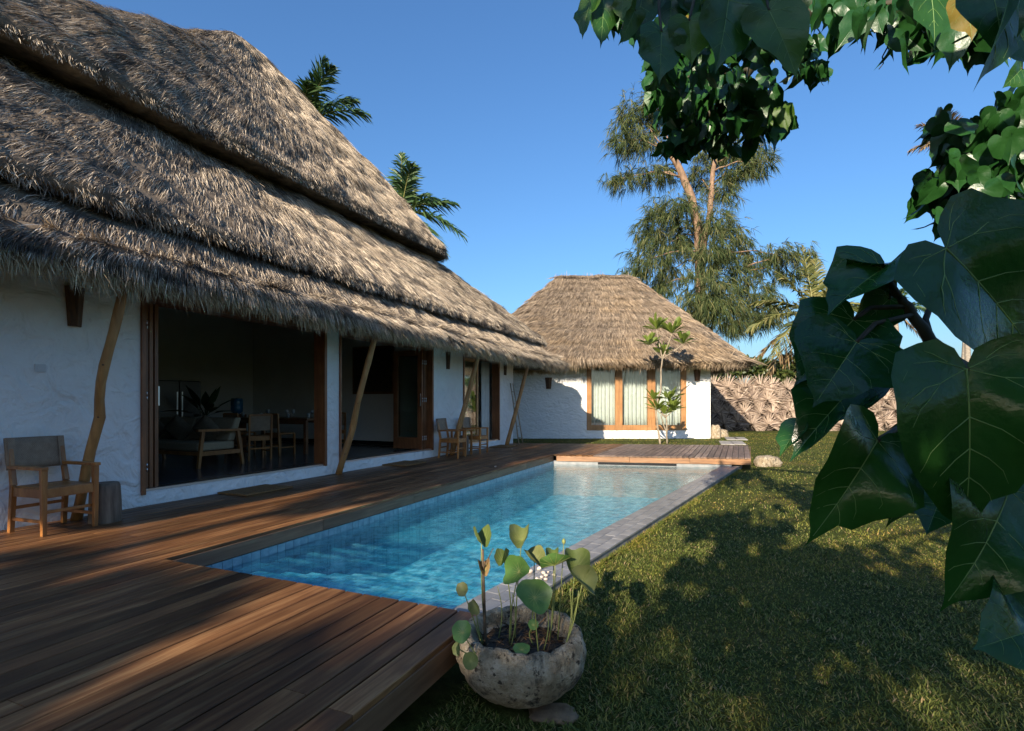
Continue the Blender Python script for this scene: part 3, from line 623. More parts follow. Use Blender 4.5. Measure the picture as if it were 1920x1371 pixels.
# ------------------------------------------------------------------ bungalow
bung = empty('thatched_bungalow', (3, 23.5, GZ)); tag(bung, 'white bungalow with rounded thatched roof at the end of the pool', 'bungalow')
BY = 23.5
def bl(x0, x1, y0, y1, z, r): return (x0, x1, y0, y1, z, r)
bv = [bl(-2.2, 9.0, 23.3, 31.7, 3.4, .5), bl(-3.5, 10.35, 22.35, 32.65, 2.98, 1.2), bl(-3.7, 10.5, 22.2, 32.8, 3.02, 1.2), bl(-3.75, 10.55, 22.15, 32.85, 3.15, 1.2), bl(-3.5, 10.2, 22.35, 32.65, 3.42, 1.4), bl(-.4, 8.9, 24.4, 30.6, 5.25, 1.6), bl(1.6, 7.0, 26.4, 28.6, 7.2, 1.0), bl(2.2, 6.3, 27.0, 28.0, 7.74, .5), bl(2.5, 6.0, 27.3, 27.7, 7.9, .2)]
G, T, N = roof_grid(bv, ident, 60, 120, 70, 6, .05, 31.0, steps=.62)
bo = grid_obj('roof', G, M['thatch_base'], bung)
thatch('thatch', G, T, 95000, M['thatch_b'], bo, l0=6, length=(.3, .55), w=(.010, .018), lift=(.02, .14), lat=.08, clump=10, clump_r=.12, weights=(1, .5, .03, .25), droop=.08)
r, ow = edge_of(G, 4 if False else int(np.argmin(np.abs(G[:, 60, 2]-3.02))))
fringe('fringe', r, T, ow, 20000, M['thatch_b'], bo, length=(.1, .36), w=(.010, .02), tilt=(.1, .5), band=.3)
w = MB(); x0, x1 = 3.31, 7.72; zb = .066; zt = 3.05; t = .25
w.box(-2.6, x0, BY, BY+t, -.5, 3.45); w.box(x1, 8.79, BY, BY+t, -.5, 3.45); w.box(x0, x1, BY, BY+t, -.5, zb); w.box(x0, x1, BY, BY+t, zt, 3.45)
w.box(8.55, 8.79, BY+t, 31.4, -.5, 3.45); w.box(-2.6, -2.36, BY+t, 31.4, -.5, 3.45); w.box(-2.36, 8.55, 31.2, 31.4, -.5, 3.45)
w.build('wall', M['plaster_rough'], bung)
w = MB(); w.box(-2.35, 8.54, BY+t+.01, 31.19, -.05, .02); w.build('floor', M['floor_in'], bung)
w = MB(); w.box(-2.35, 8.54, 26.9, 27.0, .02, 3.3); w.box(2.0, 2.1, BY+t+.01, 26.9, .02, 3.3); w.build('inner_wall', M['inner'], bung)
f = MB(); y0, y1 = BY-.03, BY+.16
for a, c2 in ((x0, 3.52), (4.57, 4.73), (4.73, 4.89), (6.0, 6.17), (6.17, 6.35), (7.49, x1)): f.box(a+.002, c2-.002, y0, y1, zb+.002, zt-.002)
for a, c2 in ((3.52, 4.57), (4.89, 6.0), (6.35, 7.49)): f.box(a, c2, y0+.003, y1-.003, zb+.003, .30); f.box(a, c2, y0+.003, y1-.003, zt-.2, zt-.003)
wf = f.build('window_frame', M['frame_light'], bung, bevel=.006)
for i, (a, c2) in enumerate(((3.52, 4.57), (4.89, 6.0), (6.35, 7.49))):
    mb = MB(); mb.box(a, c2, BY+.05, BY+.058, .30, zt-.2); mb.build('pane', M['glass'], wf)
    curtain('curtain', (a-.12, BY+.34), (c2+.12, BY+.34), .08, zt-.02, 8, .05, M['curtain'], ('white curtain behind the bungalow pane crossed by the roof shadow', 'white curtain behind the middle pane of the bungalow window', 'white curtain behind the bungalow pane next to the leafy saplings')[i])
mb = MB(); mb.box(8.795, 8.9, BY+.45, BY+.62, -.3, 2.9); mb.box(8.795, 8.86, BY+.62, BY+2.4, 2.6, 2.75); mb.box(8.795, 8.9, BY+2.4, BY+2.55, -.3, 2.9); mb.build('side_door_frame', M['frame'], bung)
# ================================================================== things on the deck and on the walls
# leaning log props from the wall foot to the eave
def prop(base, top, kinks, r0, r1, label, knots=()):
    mb = MB(); a = Vector(base); b2 = Vector(top); n = 14; pts = []; rad = []
    for i in range(n+1):
        u = i/n; p = a.lerp(b2, u); off = Vector((0, 0, 0))
        for (c, wd, dx, dy) in kinks: off += Vector((dx, dy, 0))*math.exp(-((u-c)/wd)**2)
        pts.append(p+off*1.0); rad.append((r0+(r1-r0)*u)*(1+.06*math.sin(i*2.1+a.x)+.03*math.sin(i*5.3)))
    mb.tube(pts, rad, 12); o = mb.build('leaning_prop', M['post'], None, True)
    e = empty('leaning_log_prop', (a.x, a.y, 0)); o.parent = e; o.matrix_parent_inverse = e.matrix_basis.inverted(); o.name = 'log'
    for u in knots:
        i = int(u*n); q = pts[i]; mb = MB(); d = Vector((UY, -UX, 0))*.6+Vector((-UX, -UY, 0))*.6; d.normalize()
        mb.lathe([(.013, 0), (.010, .008), (.004, .009)], 8); k = mb.build('knot', M['sconce'], None, True)
        k.location = q+d*rad[i]*.88; k.rotation_euler = d.to_track_quat('Z', 'Y').to_euler(); k.parent = e; k.matrix_parent_inverse = e.matrix_basis.inverted()
    return tag(e, label, 'post', 'leaning log props under the eave')
hn = Vector((UX, UY, 0))
prop(H(3.30, -6.36, 0), H(3.45, -5.80, 2.5), [(.6, .16, -UX*.035, -UY*.035), (.42, .07, UX*.035, UY*.035)], .05, .044, 'crooked log prop behind the single woven chair', (.45, .7))
prop(H(7.24, -6.36, 0), H(7.54, -5.80, 2.45), [(.3, .15, UX*.05, UY*.05)], .058, .05, 'straight log prop against the white pier between the two open doorways', (.2, .55))
prop(H(11.15, -6.36, 0), H(11.5, -5.80, 2.45), [(.6, .2, .01, .02)], .065, .052, 'log prop rising from between the pair of chairs', (.5,))
prop(H(14.3, -6.30, 0), H(14.8, -5.80, 2.5), [(.5, .3, .01, .0)], .062, .05, 'log prop beside the bamboo ladder at the villa corner', (.6,))
# carved wooden wall lights
def sconce(loc, ang, w, h, label):
    e = empty('wall_sconce', loc, ang); vs = []; n = 7
    for z, r in ((-h/2, w*.36), (0, w*.44), (h*.35, w*.5), (h/2, w*.53)):
        for k in range(n): a = math.pi+math.pi*k/(n-1); vs.append((r*math.cos(a), r*1.1*math.sin(a)*(.8+.2*math.sin(k*3)), z))
    mb = MB(); mb.mesh(vs, [(i*n+k, i*n+k+1, (i+1)*n+k+1, (i+1)*n+k) for i in range(3) for k in range(n-1)])
    o = mb.build('shade', M['sconce'], None); local(o, e); s = o.modifiers.new('t', 'SOLIDIFY'); s.thickness = .018; s.offset = -1
    mb = MB(); mb.box(-w*.3, w*.3, -.015, .0, -h*.3, h*.3); local(mb.build('back_plate', M['sconce'], None), e)
    return tag(e, label, 'wall light', 'carved wooden wall lights')
sconce(H(3.35, -6.497, 2.24), ANG, .17, .42, 'dark carved wall light above the crooked prop, largest in view')
sconce(H(11.2, -6.497, 2.27), ANG, .17, .42, 'dark wall light on the villa pier above the pair of chairs')
sconce(H(14.6, -6.497, 2.30), ANG, .17, .42, 'dark wall light at the far villa corner above the ladder')
sconce((1.62, BY-.003, 2.15), 0, .3, .5, 'brown wall light on the shaded bungalow wall')
sconce((8.2, BY-.003, 2.5), 0, .3, .5, 'brown wall light on the sunlit end of the bungalow wall')
mb = MB(); mb.box(-.045, .045, -.012, 0, -.04, .04); mb.box(-.03, .03, -.016, -.012, -.026, .026)
o = mb.build('switch_plate', M['white_plastic'], None, bevel=.003); o.location = H(3.05, -6.498, 1.57); o.rotation_euler = (0, 0, ANG); tag(o, 'small white switch plate on the villa wall above the single chair', 'switch')
# chairs: front towards local -y
def arm_chair(label, group=None):
    e = empty('arm_chair', (0, 0, 0)); T = M['teak']; hw, hd = .22, .22
    def bar(name, a, b2, w, h, w2=None, h2=None, mat=T, bev=.004): mb = MB(); mb.bar(a, b2, w, h, w2, h2, up=(0, 1, 0) if abs(b2[2]-a[2]) > .2 else (0, 0, 1)); return local(mb.build(name, mat, None, bevel=bev), e)
    for sx in (-1, 1):
        bar('front_leg', (sx*hw, -hd, 0), (sx*hw, -hd, .60), .036, .036, .05, .045)
        bar('back_leg', (sx*hw, hd+.03, 0), (sx*hw, hd-.01, .44), .04, .04, .045, .045)
        bar('back_post', (sx*hw, hd-.01, .44), (sx*(hw-.01), hd+.075, .88), .045, .045, .034, .034)
        bar('armrest', (sx*(hw+.005), -hd-.03, .615), (sx*(hw+.005), hd+.02, .615), .06, .03)
        bar('side_stretcher', (sx*hw, -hd, .13), (sx*hw, hd+.02, .13), .02, .03)
        bar('seat_rail', (sx*hw, -hd+.02, .385), (sx*hw, hd-.02, .385), .026, .085)
    bar('front_rail', (-hw+.02, -hd, .385), (hw-.02, -hd, .385), .026, .085); bar('back_rail', (-hw+.02, hd, .385), (hw-.02, hd, .385), .026, .07)
    bar('front_stretcher', (-hw, -hd+.03, .21), (hw, -hd+.03, .21), .02, .03); bar('back_stretcher', (-hw, hd+.01, .23), (hw, hd+.01, .23), .02, .03)
    vs = []; n = 8                                            # dished plank seat
    for j in range(n+1):
        for i in range(n+1):
            x = -hw+.015+(2*hw-.03)*i/n; y = -hd-.005+(2*hd)*j/n; vs.append((x, y, .435-.018*math.cos((i/n-.5)*math.pi)*math.cos((j/n-.5)*math.pi)))
    mb = MB(); mb.mesh(vs, [(j*(n+1)+i, j*(n+1)+i+1, (j+1)*(n+1)+i+1, (j+1)*(n+1)+i) for j in range(n) for i in range(n)]); s = local(mb.build('seat', T, None, True), e); q = s.modifiers.new('t', 'SOLIDIFY'); q.thickness = .02
    vs = []; n = 10                                           # woven back panel wrapped round the posts
    for j in range(5):
        u = j/4; z = .585+.30*u; y0 = hd+.035+.045*u
        for i in range(n+1): x = (i/n-.5)*2; vs.append((x*(hw+.022), y0+.014*(1-x*x), z))
    mb = MB(); mb.mesh(vs, [(j*(n+1)+i, j*(n+1)+i+1, (j+1)*(n+1)+i+1, (j+1)*(n+1)+i) for j in range(4) for i in range(n)]); s = local(mb.build('woven_back', M['weave'], None, True), e); q = s.modifiers.new('t', 'SOLIDIFY'); q.thickness = .035; q.offset = 0
    for sx in (-1, 1):
        mb = MB(); mb.bar((sx*(hw-.01), hd+.012, .59), (sx*(hw-.012), hd+.056, .885), .056, .006, up=(0, 1, 0)); local(mb.build('woven_binding', M['weave'], None), e)
    return tag(e, label, 'chair', group)
ch = arm_chair('teak armchair with woven back standing alone beside the tree stump stool', 'woven back armchairs on the deck')
ch.location = H(2.965, -6.06, 0); ch.rotation_euler = (0, 0, ANG+math.radians(4))
for s, t, r, lb in ((10.62, -6.02, 6, 'woven back armchair next to the open doorway, nearer of the pair'), (11.82, -6.05, 2, 'woven back armchair under the bedroom window, farther of the pair')):
    c = copy_tree(ch); c['label'] = lb; c.location = H(s, t, 0); c.rotation_euler = (0, 0, ANG+math.radians(r))
def stump(loc, r, h, label, seed):
    e = empty('stump_stool', loc); n = 28; vs = []; prof = [(1.0, 0), (1.04, .03), (1.0, .4), (.97, .75), (.95, .93), (.86, 1.0)]
    for q, z in prof:
        for k in range(n):
            a = 2*math.pi*k/n; rr = r*q*(1+.05*mnoise.noise(Vector((math.cos(a)*1.5+seed, math.sin(a)*1.5, z*1.2)))+.05*mnoise.noise(Vector((math.cos(a)*7+seed, math.sin(a)*7, z*.6))))
            vs.append((rr*math.cos(a), rr*math.sin(a), h*z))
    mb = MB(); mb.mesh(vs, [(i*n+k, i*n+(k+1) % n, (i+1)*n+(k+1) % n, (i+1)*n+k) for i in range(len(prof)-1) for k in range(n)]+[tuple(range((len(prof)-1)*n, len(prof)*n))])
    local(mb.build('trunk', M['log'], None, True), e); return tag(e, label, 'stool', 'tree stump stools')
stump(H(3.36, -5.98, 0), .135, .40, 'weathered grey stump stool beside the single armchair', 1.0)
stump(H(11.25, -6.1, 0), .14, .46, 'grey stump stool between the pair of far armchairs', 5.0)
mb = MB(); mb.box(-.24, .24, -.2, .2, .58, .605)
for x in (-.2, .2):
    for y in (-.16, .16): mb.box(x-.018, x+.018, y-.018, y+.018, 0, .58)
o = mb.build('side_table', M['teak'], None, bevel=.004); o.location = H(11.24, -5.86, 0); o.rotation_euler = (0, 0, ANG); o.data.materials[0] = M['teak']
# give the table its parts
me = o.data; bpy.data.objects.remove(o)
e = empty('side_table', H(11.22, -6.12, 0), ANG)
mb = MB(); mb.box(-.24, .24, -.2, .2, .58, .605); local(mb.build('top', M['teak'], None, bevel=.004), e)
for x in (-.2, .2):
    for y in (-.16, .16): mb = MB(); mb.box(x-.018, x+.018, y-.018, y+.018, 0, .58); local(mb.build('leg', M['teak'], None), e)
tag(e, 'small square teak table between the far armchairs', 'table')
def doormat(s, t, l, w, label):
    mb = MB(); n = 16; 
    mb.box(-l/2, l/2, -w/2, w/2, 0, .022); o = mb.build('doormat', M['mat'], None, bevel=.006); o.location = H(s, t, .002); o.rotation_euler = (0, 0, ANG+random.uniform(-.03, .03))
    k = rng.uniform(-.5, .5, (2600, 2)); P = np.stack([k[:, 0]*l*.98, k[:, 1]*w*.98, np.full(2600, .02)], 1); D = unit(rng.normal(size=(2600, 3))*.5+np.array([0, 0, 1.]))
    f = blades('bristles', P, D, D*0, unit(rng.normal(size=(2600, 3))), rnd(2600, .006, .013), rnd(2600, .002, .004), M['mat']); local(f, o); f['kind'] = 'stuff'
    return tag(o, label, 'doormat', 'coir doormats')
doormat(5.40, -6.19, .8, .54, 'brown coir doormat below the first open doorway, nearest of three')
doormat(9.02, -6.22, .8, .54, 'brown coir doormat below the second open doorway')
doormat(13.85, -6.2, .8, .54, 'brown coir doormat below the bedroom door near the ladder')
# bamboo ladder
e = empty('bamboo_ladder', H(15.15, -6.25, 0)); a0, a1 = H(15.0, -6.2, 0), H(14.95, -6.46, 1.86); b0, b1 = H(15.32, -6.2, 0), H(15.14, -6.46, 1.86)
for p0, p1 in ((a0, a1), (b0, b1)): mb = MB(); mb.tube([p0, p0.lerp(p1, .5)+Vector((.008, 0, 0)), p1], [.02, .018, .016], 8); mb.build('rail', M['ladder'], e, True)
for k in range(5):
    u = .1+.19*k; mb = MB(); mb.tube([a0.lerp(a1, u), b0.lerp(b1, u)], .013, 6); mb.build('rung', M['ladder'], e, True)
tag(e, 'slim bamboo ladder leaning on the villa corner', 'ladder')
# shells and small stones
M['shell'] = simple('sea_shell', (0.45, 0.36, 0.28), (0.75, 0.68, 0.58), 25, 0.5, .3, 60)
def shell(loc, r, label, group):
    n = 9; vs = []; sd = random.random()*9
    for i in range(5):
        th = math.pi*i/4
        for k in range(n): a = 2*math.pi*k/n; q = r*(1+.25*mnoise.noise(Vector((math.cos(a)*2+sd, math.sin(a)*2, th)))); vs.append((q*math.sin(th)*math.cos(a)*1.25, q*math.sin(th)*math.sin(a), q*.7*math.cos(th)))
    mb = MB(); mb.mesh(vs, [(i*n+k, i*n+(k+1) % n, (i+1)*n+(k+1) % n, (i+1)*n+k) for i in range(4) for k in range(n)])
    o = mb.build('seashell', M['shell'], None, True); o.location = (loc[0], loc[1], loc[2]+r*.62); o.rotation_euler = (random.uniform(-.4, .4), random.uniform(-.4, .4), random.uniform(0, 6)); return tag(o, label, 'shell', group)
for px, py, r, lb in ((994, 1075, .026, 'largest cream shell on the pool edge behind the planter'), (1011, 1068, .02, 'shell'), (1019, 1076, .017, 'shell'), (1024, 1081, .018, 'shell'), (1016, 1084, .016, 'shell'), (1007, 1087, .015, 'shell'), (1013, 1090, .017, 'shell'), (1023, 1088, .016, 'shell'), (1028, 1074, .011, 'shell'), (1039, 1080, .015, 'shell'), (992, 1095, .015, 'shell')):
    shell(gp(px, py, -.197), r, lb if lb != 'shell' else 'small pale shell scattered among others on the pool edge', 'shells on the pool edge')
for px, py, lb in ((929, 876, 'tiny white pebble on the deck boards above the pool edge'), (960, 843, 'tiny white pebble on the deck near the ladder')): shell(gp(px, py, 0), .02, lb, 'white pebbles on the deck')
# ------------------------------------------------------------------ things inside the villa
FZI = SILL-.008
def hob(name, s, t, ang=0): return empty(name, H(s, t, FZI), ANG+ang)
# sofa: local x = along s, y = away from the doors; near arm at y = 0
e = hob('teak_sofa', 6.35, -8.1)
for y in (0.0, 2.1):
    def lb(name, a, b2, w, h, w2=None): mb = MB(); mb.bar(a, b2, w, h, w2, None, up=(0, 1, 0)); local(mb.build(name, M['teak'], None, bevel=.004), e)
    lb('leg', (-.42, y, 0), (-.34, y, .60), .045, .05, .06); lb('leg', (.42, y, 0), (.32, y, .60), .045, .05, .06)
    mb = MB(); mb.bar((-.44, y, .625), (.46, y, .61), .07, .04); local(mb.build('armrest', M['teak'], None, bevel=.006), e)
    mb = MB(); mb.bar((-.4, y, .24), (.38, y, .24), .04, .07); local(mb.build('side_rail', M['teak'], None), e)
for x in (-.38, .34): mb = MB(); mb.box(x-.02, x+.02, .03, 2.07, .21, .27); local(mb.build('long_rail', M['teak'], None), e)
def pillow(name, mat, c, size, rot, parent):
    n = 10; vs = []
    for sgn in (1, -1):
        for j in range(n+1):
            for i in range(n+1):
                x = i/n*2-1; y = j/n*2-1; p = (1-x**4)*(1-y**4); pin = 1-.08*(x*x*y*y); vs.append((x*size[0]/2*(1-.06*(1-abs(y))**1)*pin+0, y*size[1]/2*(1-.06*(1-abs(x)))*pin, sgn*size[2]/2*p**.6))
    k = (n+1)**2; fs = [(j*(n+1)+i, j*(n+1)+i+1, (j+1)*(n+1)+i+1, (j+1)*(n+1)+i) for j in range(n) for i in range(n)]
    mb = MB(); mb.mesh(vs, fs+[tuple(k+q for q in reversed(f)) for f in fs]); o = mb.build(name, mat, None, True); o.location = c; o.rotation_euler = rot; local(o, parent); return o
for i in range(2):
    y = .55+1.02*i
    mb = MB(); mb.box(-.4, .3, y-.5, y+.5, .28, .42); local(mb.build('seat_cushion', M['linen'], None, bevel=.03), e)
    mb = MB(); mb.mesh([(.16, y-.5, .42), (.30, y-.5, .42), (.30, y+.5, .42), (.16, y+.5, .42), (.32, y-.5, .82), (.45, y-.5, .82), (.45, y+.5, .82), (.32, y+.5, .82)], [(0, 3, 2, 1), (4, 5, 6, 7), (0, 1, 5, 4), (1, 2, 6, 5), (2, 3, 7, 6), (3, 0, 4, 7)]); local(mb.build('back_cushion', M['linen'], None, bevel=.03), e)
tag(e, 'teak framed sofa with beige cushions inside the first doorway', 'sofa')
def loose_pillow(s, t, z, mat, label):
    q = empty('scatter_cushion', H(s, t, FZI+z), ANG); o = pillow('cover', mat, (0, 0, 0), (.42, .42, .15), (0, math.radians(70), .3), q); o.rotation_euler = (math.radians(45), 0, math.radians(90)); o.rotation_euler = (math.radians(72), math.radians(40), math.radians(95)); return tag(q, label, 'cushion', 'scatter cushions on the sofa')
loose_pillow(6.38, -8.5, .62, M['linen_brown'], 'brown scatter cushion at the near end of the sofa')
loose_pillow(6.36, -9.2, .62, M['linen_brown'], 'brown scatter cushion in the middle of the sofa')
loose_pillow(6.36, -9.9, .62, M['linen_brown'], 'brown scatter cushion at the far end of the sofa')
e = hob('coffee_table', 4.75, -8.9)                           # low dark table with turned legs
mb = MB(); mb.box(-.5, .5, -.75, .75, .34, .42); local(mb.build('top', M['teak_dark'], None, bevel=.01), e)
for x in (-.4, .4):
    for y in (-.62, .62): mb = MB(); mb.lathe([(.05, 0), (.065, .03), (.04, .06), (.07, .12), (.05, .17), (.035, .2), (.06, .26), (.06, .34)], 14, (x, y, 0)); local(mb.build('leg', M['teak_dark'], None, True), e)
mb = MB(); mb.box(-.4, .4, -.63, -.6, .1, .12); local(mb.build('rail', M['teak_dark'], None), e)
tag(e, 'low dark wood coffee table with turned legs before the sofa', 'table')
e = hob('refrigerator', 8.55, -12.45)
mb = MB(); mb.box(-.44, .44, -.35, .35, .02, 1.62); local(mb.build('cabinet', M['black'], None, bevel=.015), e)
for x0, x1 in ((-.435, -.004), (.004, .435)): mb = MB(); mb.box(x0, x1, -.40, -.352, .06, 1.6); local(mb.build('door', M['black'], None, bevel=.008), e)
for x in (-.05, .05): mb = MB(); mb.bar((x, -.43, .6), (x, -.43, 1.35), .025, .02); local(mb.build('handle', M['steel'], None), e)
e.rotation_euler = (0, 0, ANG+math.radians(180)+math.radians(90)-math.radians(105)); e.rotation_euler = (0, 0, ANG-math.radians(25)); tag(e, 'black double-door refrigerator against the back wall', 'refrigerator')
# broad leaved indoor plant
e = hob('indoor_plant', 8.0, -10.7); e.scale = (1.25, 1.25, 1.3); M['leaf_in'] = simple('dark_indoor_leaf', (0.02, 0.045, 0.016), (0.04, 0.08, 0.025), 8, 0.4)
mb = MB(); mb.lathe([(.14, 0), (.19, .1), (.21, .34), (.19, .34), (.18, .3)], 18, cap=True); local(mb.build('pot', M['teak_dark'], None, True), e)
for k in range(12):
    a = k*2.4; el = 1.25-.085*k+random.uniform(-.1, .1); L = random.uniform(.6, .95); d = Vector((math.cos(a)*math.cos(el), math.sin(a)*math.cos(el), math.sin(el))); sd_ = Vector((-math.sin(a), math.cos(a), 0)); vs = []; n = 8
    for i in range(n+1):
        u = i/n; c = Vector((0, 0, .6))+d*L*u+Vector((0, 0, -.35))*u*u*L*math.cos(el); wv = .075*math.sin(min(1, u*1.15+.06)*math.pi)**.8 if u > .25 else .012
        vs += [c-sd_*wv+Vector((0, 0, .3*wv)), c, c+sd_*wv+Vector((0, 0, .3*wv))]
    mb = MB(); mb.mesh(vs, [(i*3+j, i*3+j+1, i*3+j+4, i*3+j+3) for i in range(n) for j in range(2)]); local(mb.build('leaf', M['leaf_in'], None, True), e)
mb = MB(); mb.tube([(0, 0, .25), (.01, 0, .62)], .03, 8); local(mb.build('stem', M['teak_dark'], None, True), e)
tag(e, 'tall indoor plant with long dark leaves behind the sofa', 'plant')
e = hob('water_cooler', 9.2, -11.2); M['bottle'] = simple('blue_bottle', (0.03, 0.16, 0.3), None, rough=.1)
mb = MB(); mb.box(-.15, .15, -.15, .15, 0, .82); local(mb.build('stand', M['teak_dark'], None, bevel=.01), e)
mb = MB(); mb.lathe([(.05, .82), (.13, .88), (.135, .98), (.128, 1.0), (.135, 1.02), (.135, 1.16), (.12, 1.2)], 20); local(mb.build('bottle', M['bottle'], None, True), e)
tag(e, 'blue water bottle on a dark stand by the back wall', 'water cooler')
e = hob('dining_table', 9.1, -9.6)
mb = MB(); mb.box(-.5, .5, -1.2, 1.2, .71, .755); local(mb.build('top', M['teak_dark'], None, bevel=.006), e)
for x in (-.43, .43):
    for y in (-1.1, 1.1): mb = MB(); mb.box(x-.035, x+.035, y-.035, y+.035, 0, .71); local(mb.build('leg', M['teak_dark'], None), e)
for x in (-.43, .43): mb = MB(); mb.box(x-.015, x+.015, -1.06, 1.06, .63, .71); local(mb.build('apron', M['teak_dark'], None), e)
tag(e, 'dark dining table laid with glasses inside the villa', 'table')
M['clear'] = simple('drinking_glass', (0.75, 0.78, 0.8), None, rough=.08); M['clear'].node_tree.nodes['Principled BSDF'].inputs['Transmission Weight'].default_value = .6
gl_me = MB(); gl_me.lathe([(.032, 0), (.03, .004), (.005, .01), (.005, .07), (.03, .1), (.038, .14), (.03, .18)], 12, cap=True); gl_me = gl_me.data('wine_glass', M['clear'], True)
tu_me = MB(); tu_me.lathe([(.03, 0), (.034, .05), (.036, .11)], 12, cap=True); tu_me = tu_me.data('tumbler', M['clear'], True)
for k in range(10):
    y = -1.05+.235*k; o = bpy.data.objects.new('wine_glass' if k % 3 else 'tumbler', gl_me if k % 3 else tu_me); o.location = H(9.1-.3+.12*(k % 2)+.3*(k % 3), -9.6-y, FZI+.756); COL.objects.link(o)
    tag(o, 'stemmed glass standing on the dining table inside' if k % 3 else 'straight water glass standing on the dining table inside', 'glass', 'glasses on the dining table')
def dining_chair(label):
    e = empty('dining_chair', (0, 0, 0)); T = M['teak']
    def bar(name, a, b2, w, h, mat=T): mb = MB(); mb.bar(a, b2, w, h, up=(0, 1, 0) if abs(b2[2]-a[2]) > .2 else (0, 0, 1)); local(mb.build(name, mat, None, bevel=.003), e)
    for sx in (-1, 1):
        bar('front_leg', (sx*.2, -.2, 0), (sx*.2, -.2, .44), .034, .034); bar('back_leg', (sx*.2, .2, 0), (sx*.2, .24, .86), .034, .034); bar('side_stretcher', (sx*.2, -.2, .16), (sx*.2, .2, .16), .018, .026)
    bar('back_stretcher', (-.2, .2, .22), (.2, .2, .22), .018, .026); bar('back_rail', (-.2, .2, .4), (.2, .2, .4), .02, .07); bar('top_rail', (-.2, .237, .85), (.2, .237, .85), .02, .04)
    mb = MB(); mb.box(-.2, .2, -.21, .2, .43, .46); local(mb.build('seat', T, None, bevel=.006), e)
    mb = MB(); mb.bar((0, .222, .56), (0, .238, .83), .37, .012, up=(0, 1, 0)); local(mb.build('woven_back', M['weave'], None), e)
    return tag(e, label, 'chair', 'dining chairs')
dc = dining_chair('dining chair with woven back turned away just inside the doorway'); dc.location = H(7.45, -8.55, FZI); dc.rotation_euler = (0, 0, ANG+math.radians(90+68))
for s, t, r, lb in ((8.35, -8.9, 90, 'dining chair on the near side of the dining table'), (9.75, -8.75, -80, 'dining chair pushed in behind the dining table by the partition'), (8.3, -10.0, 90, 'dining chair farther along the dining table')):
    c = copy_tree(dc); c['label'] = lb; c.location = H(s, t, FZI); c.rotation_euler = (0, 0, ANG+math.radians(r))
# framed picture on the partition
e = empty('framed_picture', H(11.297, -8.77, 2.1), ANG)
mb = MB(); mb.box(-.03, 0, -.66, .66, -.62, .62); local(mb.build('frame', M['teak_dark'], None, bevel=.006), e)
m_, nt, b = newmat('painting'); v = coords(nt); nt.links.new(ramp(nt, ntex(nt, v, 3.2, 5, .6, 1.5), [(.35, (.03, .025, .02)), (.5, (.09, .065, .045)), (.62, (.05, .045, .04)), (.72, (.14, .09, .06))]), b.inputs['Base Color'])
mb = MB(); mb.box(-.036, -.031, -.6, .6, -.56, .56); local(mb.build('canvas', m_, None), e)
tag(e, 'dark brown framed picture on the partition seen through the second doorway', 'picture')
# ================================================================== stone planter with lotus
PC = Vector((0.05, 2.76, GZ))
planter = empty('stone_planter', PC); n = 72; prof = []
for q, z in ((.0, .0), (.10, .0), (.16, .012), (.22, .045), (.28, .10), (.322, .165), (.338, .225), (.33, .28), (.318, .315), (.305, .335), (.285, .34), (.262, .332), (.25, .30), (.245, .27), (.22, .262)): prof.append((q, z))
P2 = []
for i in range(len(prof)-1):
    for k in range(3): u = k/3; P2.append((prof[i][0]*(1-u)+prof[i+1][0]*u, prof[i][1]*(1-u)+prof[i+1][1]*u))
P2.append(prof[-1]); vs = []
for q, z in P2:
    for k in range(n):
        a = 2*math.pi*k/n; x, y = math.cos(a), math.sin(a); w_ = min(1, q/.15)
        nz = .05*mnoise.noise(Vector((x*1.2, y*1.2, z*3+5)))+.045*mnoise.noise(Vector((x*4+3, y*4, z*9)))+.03*mnoise.noise(Vector((x*10, y*10, z*26)))+.018*mnoise.noise(Vector((x*24, y*24, z*60)))
        rr = q*(1+nz*w_*(.9 if q > .2 else .4)); top = max(0, (z-.25)/.09)
        vs.append((rr*x, rr*y, z+top*(.022*mnoise.noise(Vector((x*1.6+9, y*1.6, 0)))+.016*mnoise.noise(Vector((x*6, y*6, 2)))+.008*mnoise.noise(Vector((x*15, y*15, 2))))))
mb = MB(); mb.mesh(vs, [(i*n+k, i*n+(k+1) % n, (i+1)*n+(k+1) % n, (i+1)*n+k) for i in range(len(P2)-1) for k in range(n)])
m, nt, b = newmat('weathered_limestone'); v = coords(nt)
c = ramp(nt, ntex(nt, v, 11, 8, .7), [(.3, (.22, .16, .095)), (.5, (.46, .37, .25)), (.7, (.68, .6, .47))])
st = ntex(nt, coords(nt, (1, 1, .8)), 5.0, 8, .7, .2); c = mix(nt, ramp(nt, st, [(.54, (0, 0, 0)), (.64, (1, 1, 1))]), c, (.05, .046, .04))
st2 = ntex(nt, v, 26, 4, .7); c = mix(nt, ramp(nt, st2, [(.36, (1, 1, 1)), (.44, (0, 0, 0))]), c, (.08, .062, .045))
nt.links.new(c, b.inputs['Base Color']); b.inputs['Roughness'].default_value = .95; b.inputs['Specular IOR Level'].default_value = .15
ad = nd(nt, 'ShaderNodeMath', operation='ADD'); nt.links.new(ntex(nt, v, 34, 5, .7), ad.inputs[0]); nt.links.new(ntex(nt, v, 120, 3, .6), ad.inputs[1]); bump(nt, b, ad.outputs[0], 1.0, .025)
M['limestone'] = m
local(mb.build('bowl', m, None, True), planter); tag(planter, 'rough round limestone bowl planter at the deck corner', 'planter')
mb = MB(); vs = [(0, 0, .262)]; n = 30
for q in (.08, .16, .235):
    for k in range(n): a = 2*math.pi*k/n; vs.append((q*math.cos(a), q*math.sin(a), .262+.015*mnoise.noise(Vector((q*30*math.cos(a), q*30*math.sin(a), 1)))))
